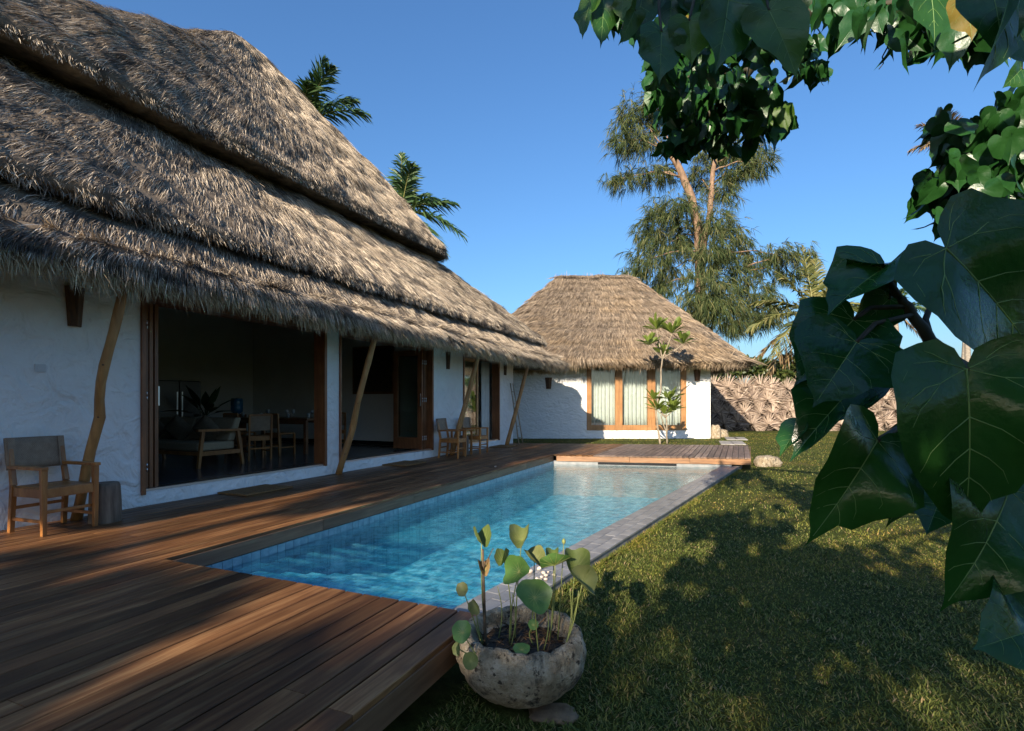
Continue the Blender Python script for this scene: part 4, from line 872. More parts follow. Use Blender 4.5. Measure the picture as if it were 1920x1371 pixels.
mb.mesh(vs, [(0, 1+k, 1+(k+1) % n) for k in range(n)]+[(1+i*n+k, 1+(i+1)*n+k, 1+(i+1)*n+(k+1) % n, 1+i*n+(k+1) % n) for i in range(2) for k in range(n)])
local(mb.build('soil', M['soil'], None, True), planter)
k = rnd(420)*2*np.pi; q = np.sqrt(rnd(420))*.23; P = np.stack([q*np.cos(k), q*np.sin(k), np.full(420, .268)], 1); D = unit(rng.normal(size=(420, 3))*np.array([1, 1, .25]))
o = blades('litter', P, D, D*0, unit(rng.normal(size=(420, 3))), rnd(420, .03, .1), rnd(420, .003, .012), strandmat('plant_litter', [(0, (.03, .02, .012)), (.6, (.12, .075, .04)), (1, (.28, .16, .08))], 4, (1, 1, 1), 0)); local(o, planter); o['kind'] = 'stuff'
# lotus plant: stalks and folded round leaves
def lotusmat():
    m, nt, b = newmat('lotus_leaf'); v = coords(nt); oi = nt.nodes.new('ShaderNodeObjectInfo')
    a = ramp(nt, oi.outputs['Random'], [(0, (.12, .17, .04)), (.5, (.17, .20, .06)), (1, (.23, .23, .09))])
    c = mix(nt, ramp(nt, ntex(nt, v, 22, 4), [(.4, (0, 0, 0)), (.7, (1, 1, 1))]), a, mix(nt, 1, a, (.75, .85, .7), 'MULTIPLY'))
    nt.links.new(c, b.inputs['Base Color']); b.inputs['Roughness'].default_value = .55
    t = nt.nodes.new('ShaderNodeBsdfTranslucent'); nt.links.new(c, t.inputs[0]); ms = nt.nodes.new('ShaderNodeMixShader'); ms.inputs[0].default_value = .3
    nt.links.new(b.outputs[0], ms.inputs[1]); nt.links.new(t.outputs[0], ms.inputs[2]); nt.links.new(ms.outputs[0], nt.nodes['Material Output'].inputs[0]); return m
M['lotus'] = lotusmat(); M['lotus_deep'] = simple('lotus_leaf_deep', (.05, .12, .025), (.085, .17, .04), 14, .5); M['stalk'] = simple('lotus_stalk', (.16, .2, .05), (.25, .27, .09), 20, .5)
M['lotus_dry'] = simple('lotus_leaf_dry', (.2, .1, .04), (.36, .27, .12), 18, .8); M['stalk_dry'] = simple('dry_stalk', (.05, .035, .025), (.14, .1, .06), 20, .9)
lotus = empty('lotus_plant', PC+Vector((0, 0, .26)))
def lotus_leaf(c, r, nrm, fold, ax, mat):
    """round leaf, centre c, facing nrm, folded up about the axis angle ax"""
    n = 26; vs = [Vector((0, 0, -.06*r))]
    for f in (.35, .7, 1.0):
        for k in range(n):
            a = 2*math.pi*k/n; q = r*f*(1+.05*math.sin(3*a+ax*3)+.03*math.sin(7*a)); x = q*math.cos(a); y = q*math.sin(a)
            vs.append(Vector((x*(1-.35*fold*abs(x)/r), y*(1+.1*math.sin(a)), abs(x)*fold*f+.03*r*math.sin(5*a)*f)))
    rot = Vector(nrm).normalized().to_track_quat('Z', 'Y').to_matrix() @ Matrix.Rotation(ax, 3, 'Z')
    mb = MB(); mb.mesh([rot @ p+Vector(c) for p in vs], [(0, 1+k, 1+(k+1) % n) for k in range(n)]+[(1+i*n+k, 1+(i+1)*n+k, 1+(i+1)*n+(k+1) % n, 1+i*n+(k+1) % n) for i in range(2) for k in range(n)])
    lf = mb.build('leaf', mat, lotus, True)
    m2 = MB()                                             # raised ribs
    for k in range(0, n, 2):
        pts = [rot @ vs[0], rot @ vs[1+k], rot @ vs[1+n+k], rot @ vs[1+2*n+k]]; m2.tube([p+Vector(c)-rot @ Vector((0, 0, .001)) for p in pts], [.0018, .0014, .001, .0005], 4, False)
    m2.build('rib', M['stalk'], lf, True); return lf
def stalk(b2, t, r=.0048, mat=None, bend=(0, 0, 0), n=8):
    b2 = Vector(b2); t = Vector(t); mb = MB(); mb.tube([b2.lerp(t, i/n)+Vector(bend)*math.sin(i/n*math.pi) for i in range(n+1)], [r*(1-.35*i/n) for i in range(n+1)], 6); mb.build('stalk', mat or M['stalk'], lotus, True)
SZ = GZ+.27
def lp(px, py, Y): return at(px, py, Y)
def rootp(px, Y): return Vector(((px-960)/F*Y, Y, SZ))
spec = [  # leaf centre px,py,depth, radius, normal, fold, axis, material, root px, depth
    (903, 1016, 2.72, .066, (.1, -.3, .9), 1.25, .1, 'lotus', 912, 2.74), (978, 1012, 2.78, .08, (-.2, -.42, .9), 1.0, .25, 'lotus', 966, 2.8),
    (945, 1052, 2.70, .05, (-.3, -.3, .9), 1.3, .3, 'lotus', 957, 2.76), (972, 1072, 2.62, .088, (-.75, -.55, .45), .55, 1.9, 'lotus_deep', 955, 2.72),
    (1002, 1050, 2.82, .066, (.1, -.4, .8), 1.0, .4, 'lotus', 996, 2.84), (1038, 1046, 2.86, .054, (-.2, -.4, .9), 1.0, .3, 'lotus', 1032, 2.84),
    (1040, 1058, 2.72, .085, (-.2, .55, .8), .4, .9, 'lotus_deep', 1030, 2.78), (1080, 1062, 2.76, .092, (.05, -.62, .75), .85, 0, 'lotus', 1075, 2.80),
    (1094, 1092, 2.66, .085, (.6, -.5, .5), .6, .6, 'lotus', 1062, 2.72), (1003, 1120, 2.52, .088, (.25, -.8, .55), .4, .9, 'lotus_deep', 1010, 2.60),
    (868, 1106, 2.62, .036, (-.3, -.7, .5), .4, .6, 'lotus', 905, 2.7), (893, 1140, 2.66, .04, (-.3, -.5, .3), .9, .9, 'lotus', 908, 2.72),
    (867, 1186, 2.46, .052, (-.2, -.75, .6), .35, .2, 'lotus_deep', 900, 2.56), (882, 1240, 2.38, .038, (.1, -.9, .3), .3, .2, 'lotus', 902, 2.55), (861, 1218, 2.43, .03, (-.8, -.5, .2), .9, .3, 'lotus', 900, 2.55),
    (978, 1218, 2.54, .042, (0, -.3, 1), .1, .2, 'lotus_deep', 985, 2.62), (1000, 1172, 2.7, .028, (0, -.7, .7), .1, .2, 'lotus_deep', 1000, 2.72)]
for px, py, Y, r, nr, fo, ax, mt, rx, rY in spec:
    c = lp(px, py, Y); lotus_leaf(c, r, nr, fo, ax, M[mt]); stalk(rootp(rx, rY), c-Vector(nr).normalized()*.06*r, .0036, None, ((random.uniform(-.02, .02)), random.uniform(-.01, .01), 0))
lotus_leaf(lp(908, 1070, 2.70), .05, (0, -.4, .8), 1.2, .2, M['lotus_dry'])
stalk(rootp(910, 2.72), lp(905, 1030, 2.70), .009, M['stalk_dry']); stalk(lp(908, 1062, 2.7), lp(925, 1028, 2.68), .003, M['stalk_dry']); stalk(rootp(1046, 2.78), lp(1057, 1020, 2.84), .003)
mb = MB(); mb.lathe([(.002, -.01), (.009, .0), (.011, .012), (.003, .024)], 8); q = mb.build('bud', M['stalk'], None, True); q.location = lp(1057, 1018, 2.84); q.parent = lotus; q.matrix_parent_inverse = lotus.matrix_basis.inverted()
for px, rx, Y in ((1068, 1058, 2.66), (1085, 1050, 2.6), (960, 958, 2.7), (1022, 1020, 2.66), (933, 935, 2.8)): stalk(rootp(rx, Y), lp(px, random.uniform(1085, 1125), Y), .003, None, (.02, 0, 0))
tag(lotus, 'lotus plant with folded green leaves growing in the stone bowl', 'plant')
# stones on the ground
def rock(loc, sx, sy, sz, label, mat, seed, cat='stone'):
    n = 18; mm = 9; vs = []
    for i in range(mm):
        th = math.pi*i/(mm-1)
        for k in range(n):
            a = 2*math.pi*k/n; d = Vector((math.sin(th)*math.cos(a), math.sin(th)*math.sin(a), math.cos(th))); d = Vector([math.copysign(abs(x)**.62, x) for x in d])
            q = 1+.22*mnoise.noise(d*1.7+Vector((seed, 0, 0)))+.08*mnoise.noise(d*5+Vector((seed, 3, 0))); vs.append((d.x*q*sx/2, d.y*q*sy/2, d.z*q*sz/2))
    mb = MB(); mb.mesh(vs, [(i*n+k, (i+1)*n+k, (i+1)*n+(k+1) % n, i*n+(k+1) % n) for i in range(mm-1) for k in range(n)]); o = mb.build('stone', mat, None, True); o.location = loc; return tag(o, label, cat)
q = gp(1447, 876, GZ); rock(q+Vector((0, .2, .10)), .62, .4, .3, 'pale rough stone block on the lawn at the end of the far deck', M['limestone'], 4.0).rotation_euler = (0, 0, .15)
q = gp(1040, 1352, GZ); rock(q+Vector((0, .05, .0)), .24, .16, .05, 'flat brown stone half sunk in the grass below the planter', simple('brown_stone', (.12, .075, .04), (.24, .16, .09), 14, .9, .6, 40), 8.0)
rock(Vector((9.05, BY+.1, GZ+.25)), .42, .4, .7, 'upright rounded boulder at the bungalow corner', M['limestone'], 2.0)
rock(Vector((9.7, BY+1.2, GZ+.12)), .7, .5, .45, 'low boulder beside the bungalow corner in front of the fence', M['limestone'], 6.0)
slab = simple('grey_paving_slab', (.24, .22, .2), (.36, .34, .31), 5, .8, .4, 30)
for i, (px, py) in enumerate(((1362, 831), (1383, 831), (1371, 823), (1388, 823))):
    q = gp(px, py, GZ); mb = MB(); mb.box(-.24, .24, -.9, .9, -.05, .02); o = mb.build('paving_slab', slab, None, bevel=.02); o.location = q+Vector((0, 0, .01)); o.rotation_euler = (0, 0, -.33)
    tag(o, 'grey paving slab of the short path behind the far deck', 'paving slab', 'paving slabs behind the far deck')
# ================================================================== vegetation
def leafmat(name, stops, trans=.25, rough=.4, spec=.5, patch=0, island=True):
    return strandmat(name, stops, 3.0, (.7, .75, .7), patch, rough, trans, spec)
QV = [(-.0, 0, 0), (.32, .45, .06), (0, 1, -.08), (-.32, .45, .06)]; QF = [(0, 1, 2), (0, 2, 3)]     # pointed leaf, two faces
def blob_pts(n, c, r, shell=.35):
    d = rdir(n); q = shell+(1-shell)*rnd(n)**.5; return np.asarray(c)+d*q[:, None]*np.asarray(r), d
def leaves(name, blobs, size, mat, parent, droop=.3, tv=QV, tf=QF):
    Ps, Ds = [], []
    for c, r, n in blobs: p_, d_ = blob_pts(n, c, r); Ps.append(p_); Ds.append(d_)
    P = np.concatenate(Ps); D = np.concatenate(Ds); m = len(P); y = unit(D*.6+rdir(m)*.8+np.array([0, 0, -droop])); up = unit(rdir(m)+np.array([0, 0, 1.0]))
    o = scatter(name, tv, tf, P, frames_from(y, up), size*rnd(m, .6, 1.3), mat, parent, False); o['kind'] = 'stuff'; return o
def limb(pts, r0, r1, name, mat, parent, n=8, wig=.0):
    pts = [Vector(p) for p in pts]; out = []
    for i in range(len(pts)-1):
        for k in range(4): out.append(pts[i].lerp(pts[i+1], k/4)+Vector((random.uniform(-wig, wig), random.uniform(-wig, wig), random.uniform(-wig, wig)))*(1 if i+k else 0))
    out.append(pts[-1]); m = len(out); mb = MB(); mb.tube(out, [r0+(r1-r0)*i/(m-1) for i in range(m)], n); return mb.build(name, mat, parent, True)
M['bark'] = simple('rough_bark', (.09, .065, .045), (.2, .15, .105), 8, .9, .8, 30, (1, 1, .4)); M['bark_warm'] = simple('casuarina_bark', (.15, .095, .06), (.3, .19, .12), 5, .9, .8, 20, (1, 1, .4)); M['bark_grey'] = simple('palm_bark', (.2, .17, .13), (.34, .29, .23), 5, .9, .6, 18, (1, 1, 3))
M['bark_dark'] = simple('dark_twig', (.03, .025, .015), (.07, .06, .03), 14, .7)
M['leaf_gen'] = leafmat('tree_leaf', [(0, (.02, .045, .01)), (.5, (.05, .09, .02)), (1, (.1, .15, .035))])
# trees behind the viewer whose shade lies over the near deck and lawn
sdx, sdy = math.sin(math.radians(SUN_AZ)), math.cos(math.radians(SUN_AZ))
for k, hgt, rad, nl, lb in ((-8.2, 5.6, 1.9, 3000, 'small leafy tree behind the viewer, nearest the villa side'), (-4.9, 6.3, 1.95, 9500, 'leafy tree behind the viewer shading the near deck'), (-1.8, 6.25, 1.85, 8500, 'leafy tree behind the viewer shading the deck corner'), (1.2, 6.7, 2.2, 4000, 'leafy tree behind the viewer shading the planter'), (4.4, 7.1, 2.4, 4000, 'leafy tree behind the viewer shading the near lawn'), (7.8, 7.3, 2.5, 4000, 'leafy tree behind the viewer, farthest from the villa')):
    bx, by = -13*sdx+k*sdy, -13*sdy-k*sdx; e = empty('shade_tree', (bx, by, GZ)); e2 = []
    for q, off in ((.6, -.78), (.6, 0), (.6, .78), (1.3, -.5), (1.3, .5)):
        e2.append(((bx+off*rad*sdy+random.uniform(-.15, .15), by-off*rad*sdx+random.uniform(-.3, .3), hgt-rad*q-random.uniform(0, .12)), (rad*.52, rad*.52, rad*.6), nl//5))
    limb([(bx, by, GZ-.1), (bx+.1, by, hgt*.35), (bx, by+.1, hgt*.7)], .2, .07, 'trunk', M['bark'], e, wig=.03)
    for c, r, n in e2: limb([(bx, by, hgt*.4), ((bx+c[0])/2, (by+c[1])/2, (hgt*.4+c[2])/2+.2), c], .07, .02, 'branch', M['bark'], e, 6)
    leaves('crown', e2, .23, M['leaf_gen'], e); tag(e, lb, 'tree', 'shade trees behind the viewer')
tp = H(-13, -4.75, GZ); e = empty('shade_tree', tp); limb([tp, tp+Vector((.1, 0, 5)), tp+Vector((0, .1, 9.5))], .22, .06, 'trunk', M['bark'], e, wig=.03)  # added unseen tree, crown shaped to shade the deck but clear the eave
leaves('crown', [(tuple(H(-13+random.uniform(-.8, .8), -4.75+random.uniform(-.3, .3), z)), (.5, .5, .7), 520) for z in np.linspace(7.7, 11.2, 12)], .24, M['leaf_gen'], e); tag(e, 'tall slim unseen tree added behind the viewer to shade the deck', 'tree', 'shade trees behind the viewer')
# ------------------------------------------------------------------ casuarina behind the bungalow
cas = empty('casuarina_tree', at(1315, 760, 38)); cas.location.z = GZ; CY = 38.0
def c3(px, py, dy=0.0): return at(px, py, CY+dy)
limb([Vector((cas.location.x, CY, GZ-.2)), c3(1314, 560), c3(1310, 440), c3(1298, 375), c3(1275, 318), c3(1255, 285)], .42, .2, 'trunk', M['bark_warm'], cas, 10, .04)
limb([c3(1312, 500), c3(1330, 400), c3(1338, 320), c3(1345, 270)], .26, .12, 'branch', M['bark_warm'], cas, 8, .05)
M['needle'] = strandmat('casuarina_needles', [(0, (.024, .042, .016)), (.4, (.055, .08, .03)), (.75, (.115, .135, .05)), (1, (.22, .2, .09))], .6, (.7, .85, .6), .5, .8, .2)
masses = [  # px, py, rx, ry, dy, strength, parent point px, py
    (1180, 215, 34, 32, 1, 1.0, 1258, 288), (1222, 185, 40, 26, 0, .9, 1262, 290), (1168, 262, 34, 24, -1, .9, 1258, 288), (1205, 262, 34, 26, 1, .8, 1265, 300), (1245, 225, 40, 40, 1, .9, 1265, 300), (1290, 200, 45, 34, 0, .9, 1345, 275), (1160, 335, 28, 14, 0, .6, 1280, 330), (1205, 325, 34, 16, 0, .55, 1282, 335), (1245, 320, 26, 22, 1.5, .5, 1285, 335),
    (1340, 280, 42, 32, 1, .9, 1342, 300), (1395, 285, 42, 24, 0, .9, 1340, 310), (1425, 305, 24, 20, -1, .7, 1340, 320), (1385, 325, 42, 24, 1, .8, 1336, 345), (1360, 355, 34, 24, 0, .7, 1334, 370), (1310, 330, 30, 30, 2, .6, 1334, 370),
    (1240, 400, 46, 30, 0, 1.0, 1305, 400), (1275, 385, 30, 30, -1, .8, 1305, 410), (1212, 440, 40, 30, 1, 1.0, 1308, 430), (1255, 455, 46, 38, 0, 1.1, 1310, 440), (1200, 495, 36, 28, -1, .9, 1312, 470), (1250, 510, 46, 36, 1, 1.0, 1312, 490), (1225, 545, 38, 24, 0, .7, 1314, 520), (1345, 420, 40, 36, -1, 1.0, 1325, 420), (1375, 455, 36, 40, 1, 1.0, 1325, 440), (1335, 480, 40, 44, -2, 1.3, 1312, 470), (1310, 545, 46, 40, -2, 1.3, 1314, 540), (1370, 520, 44, 44, 0, 1.2, 1318, 520), (1345, 575, 50, 34, -2, 1.4, 1314, 560), (1400, 560, 36, 40, 0, .8, 1316, 560), (1300, 590, 40, 26, 0, .9, 1314, 580), (1285, 440, 30, 44, 1.5, .9, 1310, 440),
    (1420, 490, 28, 30, 1, .7, 1330, 470), (1468, 478, 32, 22, 0, .7, 1330, 480), (1505, 480, 24, 20, 0, .55, 1400, 500), (1480, 515, 28, 16, 1, .4, 1400, 505), (1435, 555, 30, 34, 1, .8, 1330, 560), (1420, 600, 34, 28, 0, .8, 1320, 590), (1370, 610, 36, 24, -1, .9, 1316, 590), (1455, 590, 24, 26, 1, .5, 1400, 580)]
Pn, Dn = [], []
for px, py, rx, ry, dy, stg, qx, qy in masses:
    c = np.array(c3(px, py, dy)); sc = CY/F; root = c3(qx, qy, dy*.2); tipm = Vector(c)
    limb([root, root.lerp(tipm, .5)+Vector((0, 0, .35)), tipm], .07, .02, 'branch', M['bark_warm'], cas, 5, .08)
    ns = int(60*stg)
    for k in range(ns):
        d = rdir(1)[0]; e2 = c+d*np.array([rx*sc*1.15, 1.6, ry*sc*1.15])*(.3+.9*random.random()); s0 = np.array(root.lerp(tipm, random.uniform(.55, 1.05)))*.6+e2*.4
        nb = 24; u = np.repeat(rnd(3)**.5, 8); p_ = s0+(e2-s0)*u[:, None]+np.repeat(rng.normal(0, .14, (3, 3)), 8, 0)+rng.normal(0, .03, (nb, 3)); Pn.append(p_); Dn.append(np.tile(unit(e2-s0), (nb, 1))*.5+np.repeat(rdir(3), 8, 0)*.6)
P = np.concatenate(Pn); D0 = np.concatenate(Dn); m_ = len(P)
D = unit(D0*.8+rdir(m_)*.42+np.array([0, 0, -.55])); o = blades('crown', P, D, np.tile([0, 0, -.35], (m_, 1)), rdir(m_), rnd(m_, .35, .95), rnd(m_, .026, .052), M['needle'], cas); o['kind'] = 'stuff'
tag(cas, 'tall feathery casuarina tree with leaning reddish trunk behind the bungalow', 'tree')
# ------------------------------------------------------------------ coconut palms
M['frond'] = strandmat('palm_frond', [(0, (.02, .05, .014)), (.5, (.045, .1, .028)), (1, (.11, .17, .05))], 1, (1, 1, 1), 0, .45, .25, .5); M['frond_y'] = strandmat('palm_frond_yellow', [(0, (.06, .075, .02)), (.5, (.14, .15, .045)), (1, (.26, .23, .09))], 1, (1, 1, 1), 0, .5, .25); M['frond_dry'] = strandmat('palm_frond_dry', [(0, (.1, .065, .03)), (.6, (.24, .16, .08)), (1, (.36, .26, .14))], 1, (1, 1, 1), 0, .7, .1)  # frond_y is a yellower frond tone for one palm
M['rachis'] = simple('palm_rachis', (.2, .2, .06), (.3, .28, .1), 6, .5)
def frond(c, d, L, sag, mat, parent, nl=44, lw=.06, ll=.8, name='frond'):
    c = np.array(c, float); d = unit(np.array(d, float)); us = np.linspace(0, 1, 14); pts = c+np.outer(us, d)*L+np.outer(us**2.1, [0, 0, -sag*L])
    mb = MB(); mb.tube([Vector(q) for q in pts], [.035*(1-.85*u) for u in us], 5); r = mb.build(name, M['rachis'], parent, True)
    u = np.repeat(np.linspace(.16, 1, nl), 2); side = np.tile([-1., 1.], nl); m = len(u)
    P = np.stack([np.interp(u, us, pts[:, k]) for k in range(3)], 1); tan = unit(np.stack([np.interp(u, us, np.gradient(pts[:, k])) for k in range(3)], 1))
    sv = unit(np.cross(tan, [0, 0, 1.0])); nv = np.cross(sv, tan)
    D = unit(sv*side[:, None]*(.9-.45*u[:, None])+tan*(.45+.5*u[:, None])+nv*rnd(m, -.05, .35)[:, None]+rng.normal(0, .07, (m, 3)))
    ln = ll*np.sin(np.clip(u*.82+.2, 0, 1)*np.pi)**.55*rnd(m, .8, 1.1)
    o = blades('leaflets', P, D, np.tile([0, 0, -.45], (m, 1))*rnd(m, .5, 1.4)[:, None], unit(tan*.8+nv*rng.normal(0, .5, m)[:, None]), ln, lw*rnd(m, .8, 1.2), mat, r); o['kind'] = 'stuff'; return r
def palm(crown, base_xy, fr, label, mat, L=3.6, r=(.2, .12), drys=(), group='coconut palms', lw=.08, ll=1.0):
    e = empty('coconut_palm', (base_xy[0], base_xy[1], GZ)); c = Vector(crown); b2 = Vector((base_xy[0], base_xy[1], GZ-.2))
    limb([b2, b2.lerp(c, .5)+Vector((.25, 0, 0)), c], r[0], r[1], 'trunk', M['bark_grey'], e, 9, .03)
    for az, el, l, sag in fr: a, q = math.radians(az), math.radians(el); frond(c, (math.cos(a)*math.cos(q), math.sin(a)*math.cos(q), math.sin(q)), L*l, sag, mat, e, lw=lw, ll=ll)
    for az, el, l, sag in drys: a, q = math.radians(az), math.radians(el); frond(c, (math.cos(a)*math.cos(q), math.sin(a)*math.cos(q), math.sin(q)), L*l, sag, M['frond_dry'], e, 36, lw, ll*.9, 'dry_frond')
    return tag(e, label, 'palm', group)
full = [(az+random.uniform(-10, 10), el+random.uniform(-8, 8), random.uniform(.85, 1.1), sg) for az, el, sg in ((0, 20, .5), (40, 35, .4), (80, 25, .5), (120, 40, .4), (160, 22, .5), (200, 30, .5), (240, 38, .4), (280, 22, .5), (320, 35, .45), (20, 65, .25), (140, 70, .2), (260, 62, .25))]
c = at(566, 235, 25); palm(c, (c.x-.6, 25.5), [(-12, 72, .98, .2), (-5, 30, .92, .42), (175, 68, .85, .35), (120, 40, .9, .5), (60, 15, .8, .5), (-60, 48, .7, .4), (200, 25, .9, .5), (-30, 58, .95, .3), (20, 50, .95, .35)], 'coconut palm whose fronds rise above the roof ridge, nearest the apex', M['frond'], L=4.2, ll=1.15, lw=.1)
c = at(752, 400, 27); palm(c, (c.x-.4, 27.5), [(100, 80, .95, .12), (-8, 26, .78, .34), (-15, 5, .85, .55), (170, 40, .8, .5), (60, 52, .8, .3), (30, 45, .75, .4), (-35, -20, .8, .5), (240, 35, .8, .4), (80, 66, .9, .2), (-60, 60, .8, .3)], 'coconut palm behind the lower end of the villa roof', M['frond'], L=4.2, ll=1.15, lw=.1)
c = at(1528, 592, 34); palm(c, (c.x+.3, 34.4), [(110, 80, 1.15, .12), (60, 74, 1.05, .18), (150, 62, 1.0, .25), (40, 58, 1.05, .25), (172, 34, 1.0, .4), (10, 30, 1.05, .4), (195, 12, 1.1, .45), (215, -5, 1.1, .5), (-30, 20, 1.0, .45), (235, 30, .9, .45), (280, 45, .9, .3), (-10, 55, 1.0, .3)], 'yellowish coconut palm between the bungalow and the big dark leaves', M['frond_y'], L=4.9, drys=((200, -30, 1.0, .4), (185, -50, .9, .3), (230, -45, .9, .35), (170, -20, .95, .5), (250, -60, .8, .2)), lw=.12, ll=1.25)
c = at(1677, 585, 48); palm(c, (at(1686, 700, 48).x, 48), full, 'distant palm with bare grey trunk beyond the fence', M['frond'], L=3.4, r=(.26, .2), drys=((-20, -40, .8, .3), (200, -50, .7, .3)))
c = at(1812, 560, 52); palm(c, (at(1795, 700, 52).x, 52), full, 'distant palm trunk showing between the two largest leaves', M['frond'], L=3.4, r=(.28, .22))
c = at(1800, 262, 38); palm(c, (c.x+1, 38.5), [(170, 38, 1.0, .25), (190, 5, .95, .4), (205, 55, .9, .3), (150, 20, .9, .4), (210, -25, .9, .35), (20, 40, 1, .4), (60, 20, 1, .5), (320, 30, 1, .4)], 'tall palm with greyish fronds behind the hanging leaf cluster', M['frond_dry'], L=3.6)
# ------------------------------------------------------------------ shrubs behind the fence
M['shrub'] = leafmat('shrub_leaf', [(0, (.02, .04, .01)), (.5, (.05, .075, .018)), (1, (.12, .14, .04))]); M['shrub_l'] = leafmat('bright_shrub_leaf', [(0, (.06, .1, .02)), (1, (.18, .22, .05))])
for px, py, Y, rx, rz, mt, lb in ((1372, 690, 33.5, 1.7, 1.1, 'shrub', 'dark bush below the bungalow eave behind the fence'), (1430, 690, 34, 2.0, 1.1, 'shrub', 'dark bush behind the fence under the drooping palm fronds'), (1490, 695, 35, 1.9, 1.1, 'shrub', 'dark bush behind the fence next to the hanging leaves'), (1625, 712, 44, 2.2, 1.4, 'shrub_l', 'bright green bush showing over the fence top between leaves'), (1780, 715, 44, 3.0, 1.6, 'shrub_l', 'green bush over the fence behind the largest leaf')):
    c = at(px, py, Y); e = empty('garden_shrub', (c.x, Y, GZ)); limb([(c.x, Y, GZ), (c.x+.1, Y, c.z*.6), (c.x, Y, c.z+.3)], .08, .03, 'trunk', M['bark'], e, 6)
    bl_ = [((c.x+random.uniform(-.5, .5)*rx, Y+random.uniform(-.5, .5), c.z+random.uniform(-.7, .5)*rz), (rx*.6, .8, rz*.55), 420) for _ in range(5)]+[((c.x, Y, c.z*.35), (rx*.8, .8, 1.2), 500)]
    leaves('crown', bl_, .3, M[mt], e); tag(e, lb, 'shrub', 'shrubs behind the fence')
# ------------------------------------------------------------------ fence of dried palm leaves
fence = empty('palm_leaf_fence', (20, 30.6, GZ)); tag(fence, 'tall fence woven from dried fan palm leaves at the end of the lawn', 'fence')
FY = 30.6; M['fan'] = None
m, nt, b = newmat('dried_fan_leaf'); gi = nt.nodes.new('ShaderNodeNewGeometry'); oi = nt.nodes.new('ShaderNodeObjectInfo')
c = ramp(nt, gi.outputs['Random Per Island'], [(0, (.18, .13, .1)), (.5, (.34, .26, .2)), (1, (.52, .42, .33))]); hs = nt.nodes.new('ShaderNodeHueSaturation'); mr = nd(nt, 'ShaderNodeMapRange'); mr.inputs['To Min'].default_value = .7; mr.inputs['To Max'].default_value = 1.15
nt.links.new(oi.outputs['Random'], mr.inputs[0]); nt.links.new(mr.outputs[0], hs.inputs['Value']); nt.links.new(c, hs.inputs['Color']); nt.links.new(hs.outputs[0], b.inputs['Base Color']); b.inputs['Roughness'].default_value = .8; M['fan'] = m
fans = []
for q in range(5):
    mb = MB(); nb = 40
    for k in range(nb):
        a = math.radians(-40+260*k/(nb-1)+random.uniform(-5, 5)); L = random.uniform(.75, 1.0); w_ = random.uniform(.026, .048); bend = random.uniform(-.25, .5); y0 = -.03-random.random()*.06
        dx, dz = math.cos(a), math.sin(a); px_, pz_ = -dz, dx; vs = []
        for u, ww in ((.06, .25), (.35, 1.0), (.7, .8), (1.0, .06)): vs += [(dx*L*u+px_*w_*ww*sg, y0-.22*u*(1-u)-bend*max(0, u-.5)*.6+(.03 if sg else -.02), dz*L*u+pz_*w_*ww*sg-.12*u**3) for sg in (-1, 0, 1)]
        mb.mesh(vs, [(i*3+j, i*3+j+1, i*3+j+4, i*3+j+3) for i in range(3) for j in range(2)])
    fans.append(mb.data('fan_leaf', M['fan']))
mb = MB(); mb.box(10.2, 36, FY+.02, FY+.06, GZ, 2.4); mb.build('backing', simple('woven_backing', (.07, .055, .042), (.13, .1, .08), 10, .9, .8, 14), fence)
for z in (.25, 1.9): mb = MB(); mb.tube([(10.2, FY+.1, z), (36, FY+.12, z+.05)], .05, 6); mb.build('rail', M['ladder'], fence)
for k in range(14): mb = MB(); mb.tube([(10.4+k*1.95, FY+.14, GZ-.2), (10.4+k*1.95+.05, FY+.14, 2.5)], .06, 6); mb.build('post', M['ladder'], fence)
for r in range(4):
    for k in range(31):
        o = bpy.data.objects.new('fan_leaf', fans[random.randrange(5)]); o.location = (10.35+k*.85+(.42 if r % 2 else 0)+random.uniform(-.14, .14), FY-.02-.05*(3-r)-random.random()*.06, .12+r*.66+random.uniform(-.1, .1)); s = random.uniform(.8, 1.08)
        o.scale = (s, s, s); o.rotation_euler = (random.uniform(-.08, .08), random.uniform(-.5, .5), random.uniform(-.1, .1)); add(o, fence)
# ------------------------------------------------------------------ two saplings before the bungalow
M['sap'] = leafmat('sapling_leaf', [(0, (.07, .12, .015)), (.5, (.14, .2, .03)), (1, (.24, .27, .06))], .35, .4); M['sapbark'] = simple('sapling_bark', (.2, .16, .11), (.34, .28, .2), 9, .8, .4, 40)
SV = [(0, 0, 0), (.06, .3, .02), (.135, .62, .02), (.125, .85, -.02), (0, 1.0, -.06), (-.125, .85, -.02), (-.135, .62, .02), (-.06, .3, .02), (0, .3, -.02), (0, .65, -.03)]; SFc = [(0, 1, 8), (1, 2, 9, 8), (2, 3, 9), (3, 4, 9), (0, 8, 7), (7, 8, 9, 6), (6, 9, 5), (5, 9, 4)]
def rosette(parent, c, n, size, out=.9):
    for k in range(n):
        a = k*2.4; el = random.uniform(.15, 1.2); d = np.array([[math.cos(a)*math.cos(el)*out, math.sin(a)*math.cos(el)*out, math.sin(el)]])
        R = frames_from(d, np.array([[0, 0, 1.0]])+rng.normal(0, .3, (1, 3)))[0]; o = bpy.data.objects.new('leaf', sap_me); s = size*random.uniform(.7, 1.15)
        o.matrix_world = Matrix.Translation(c) @ Matrix(R.tolist()).to_4x4() @ Matrix.Scale(s, 4); add(o, parent)
mb = MB(); mb.mesh(SV, SFc); sap_me = mb.data('leaf', M['sap'], False)
def z4(x, y, Y=20.3): return at(940+x/3.2635, 480+y/3.2635, Y)
sp = empty('leafy_sapling', z4(972, 1150)); sp.location.z = GZ
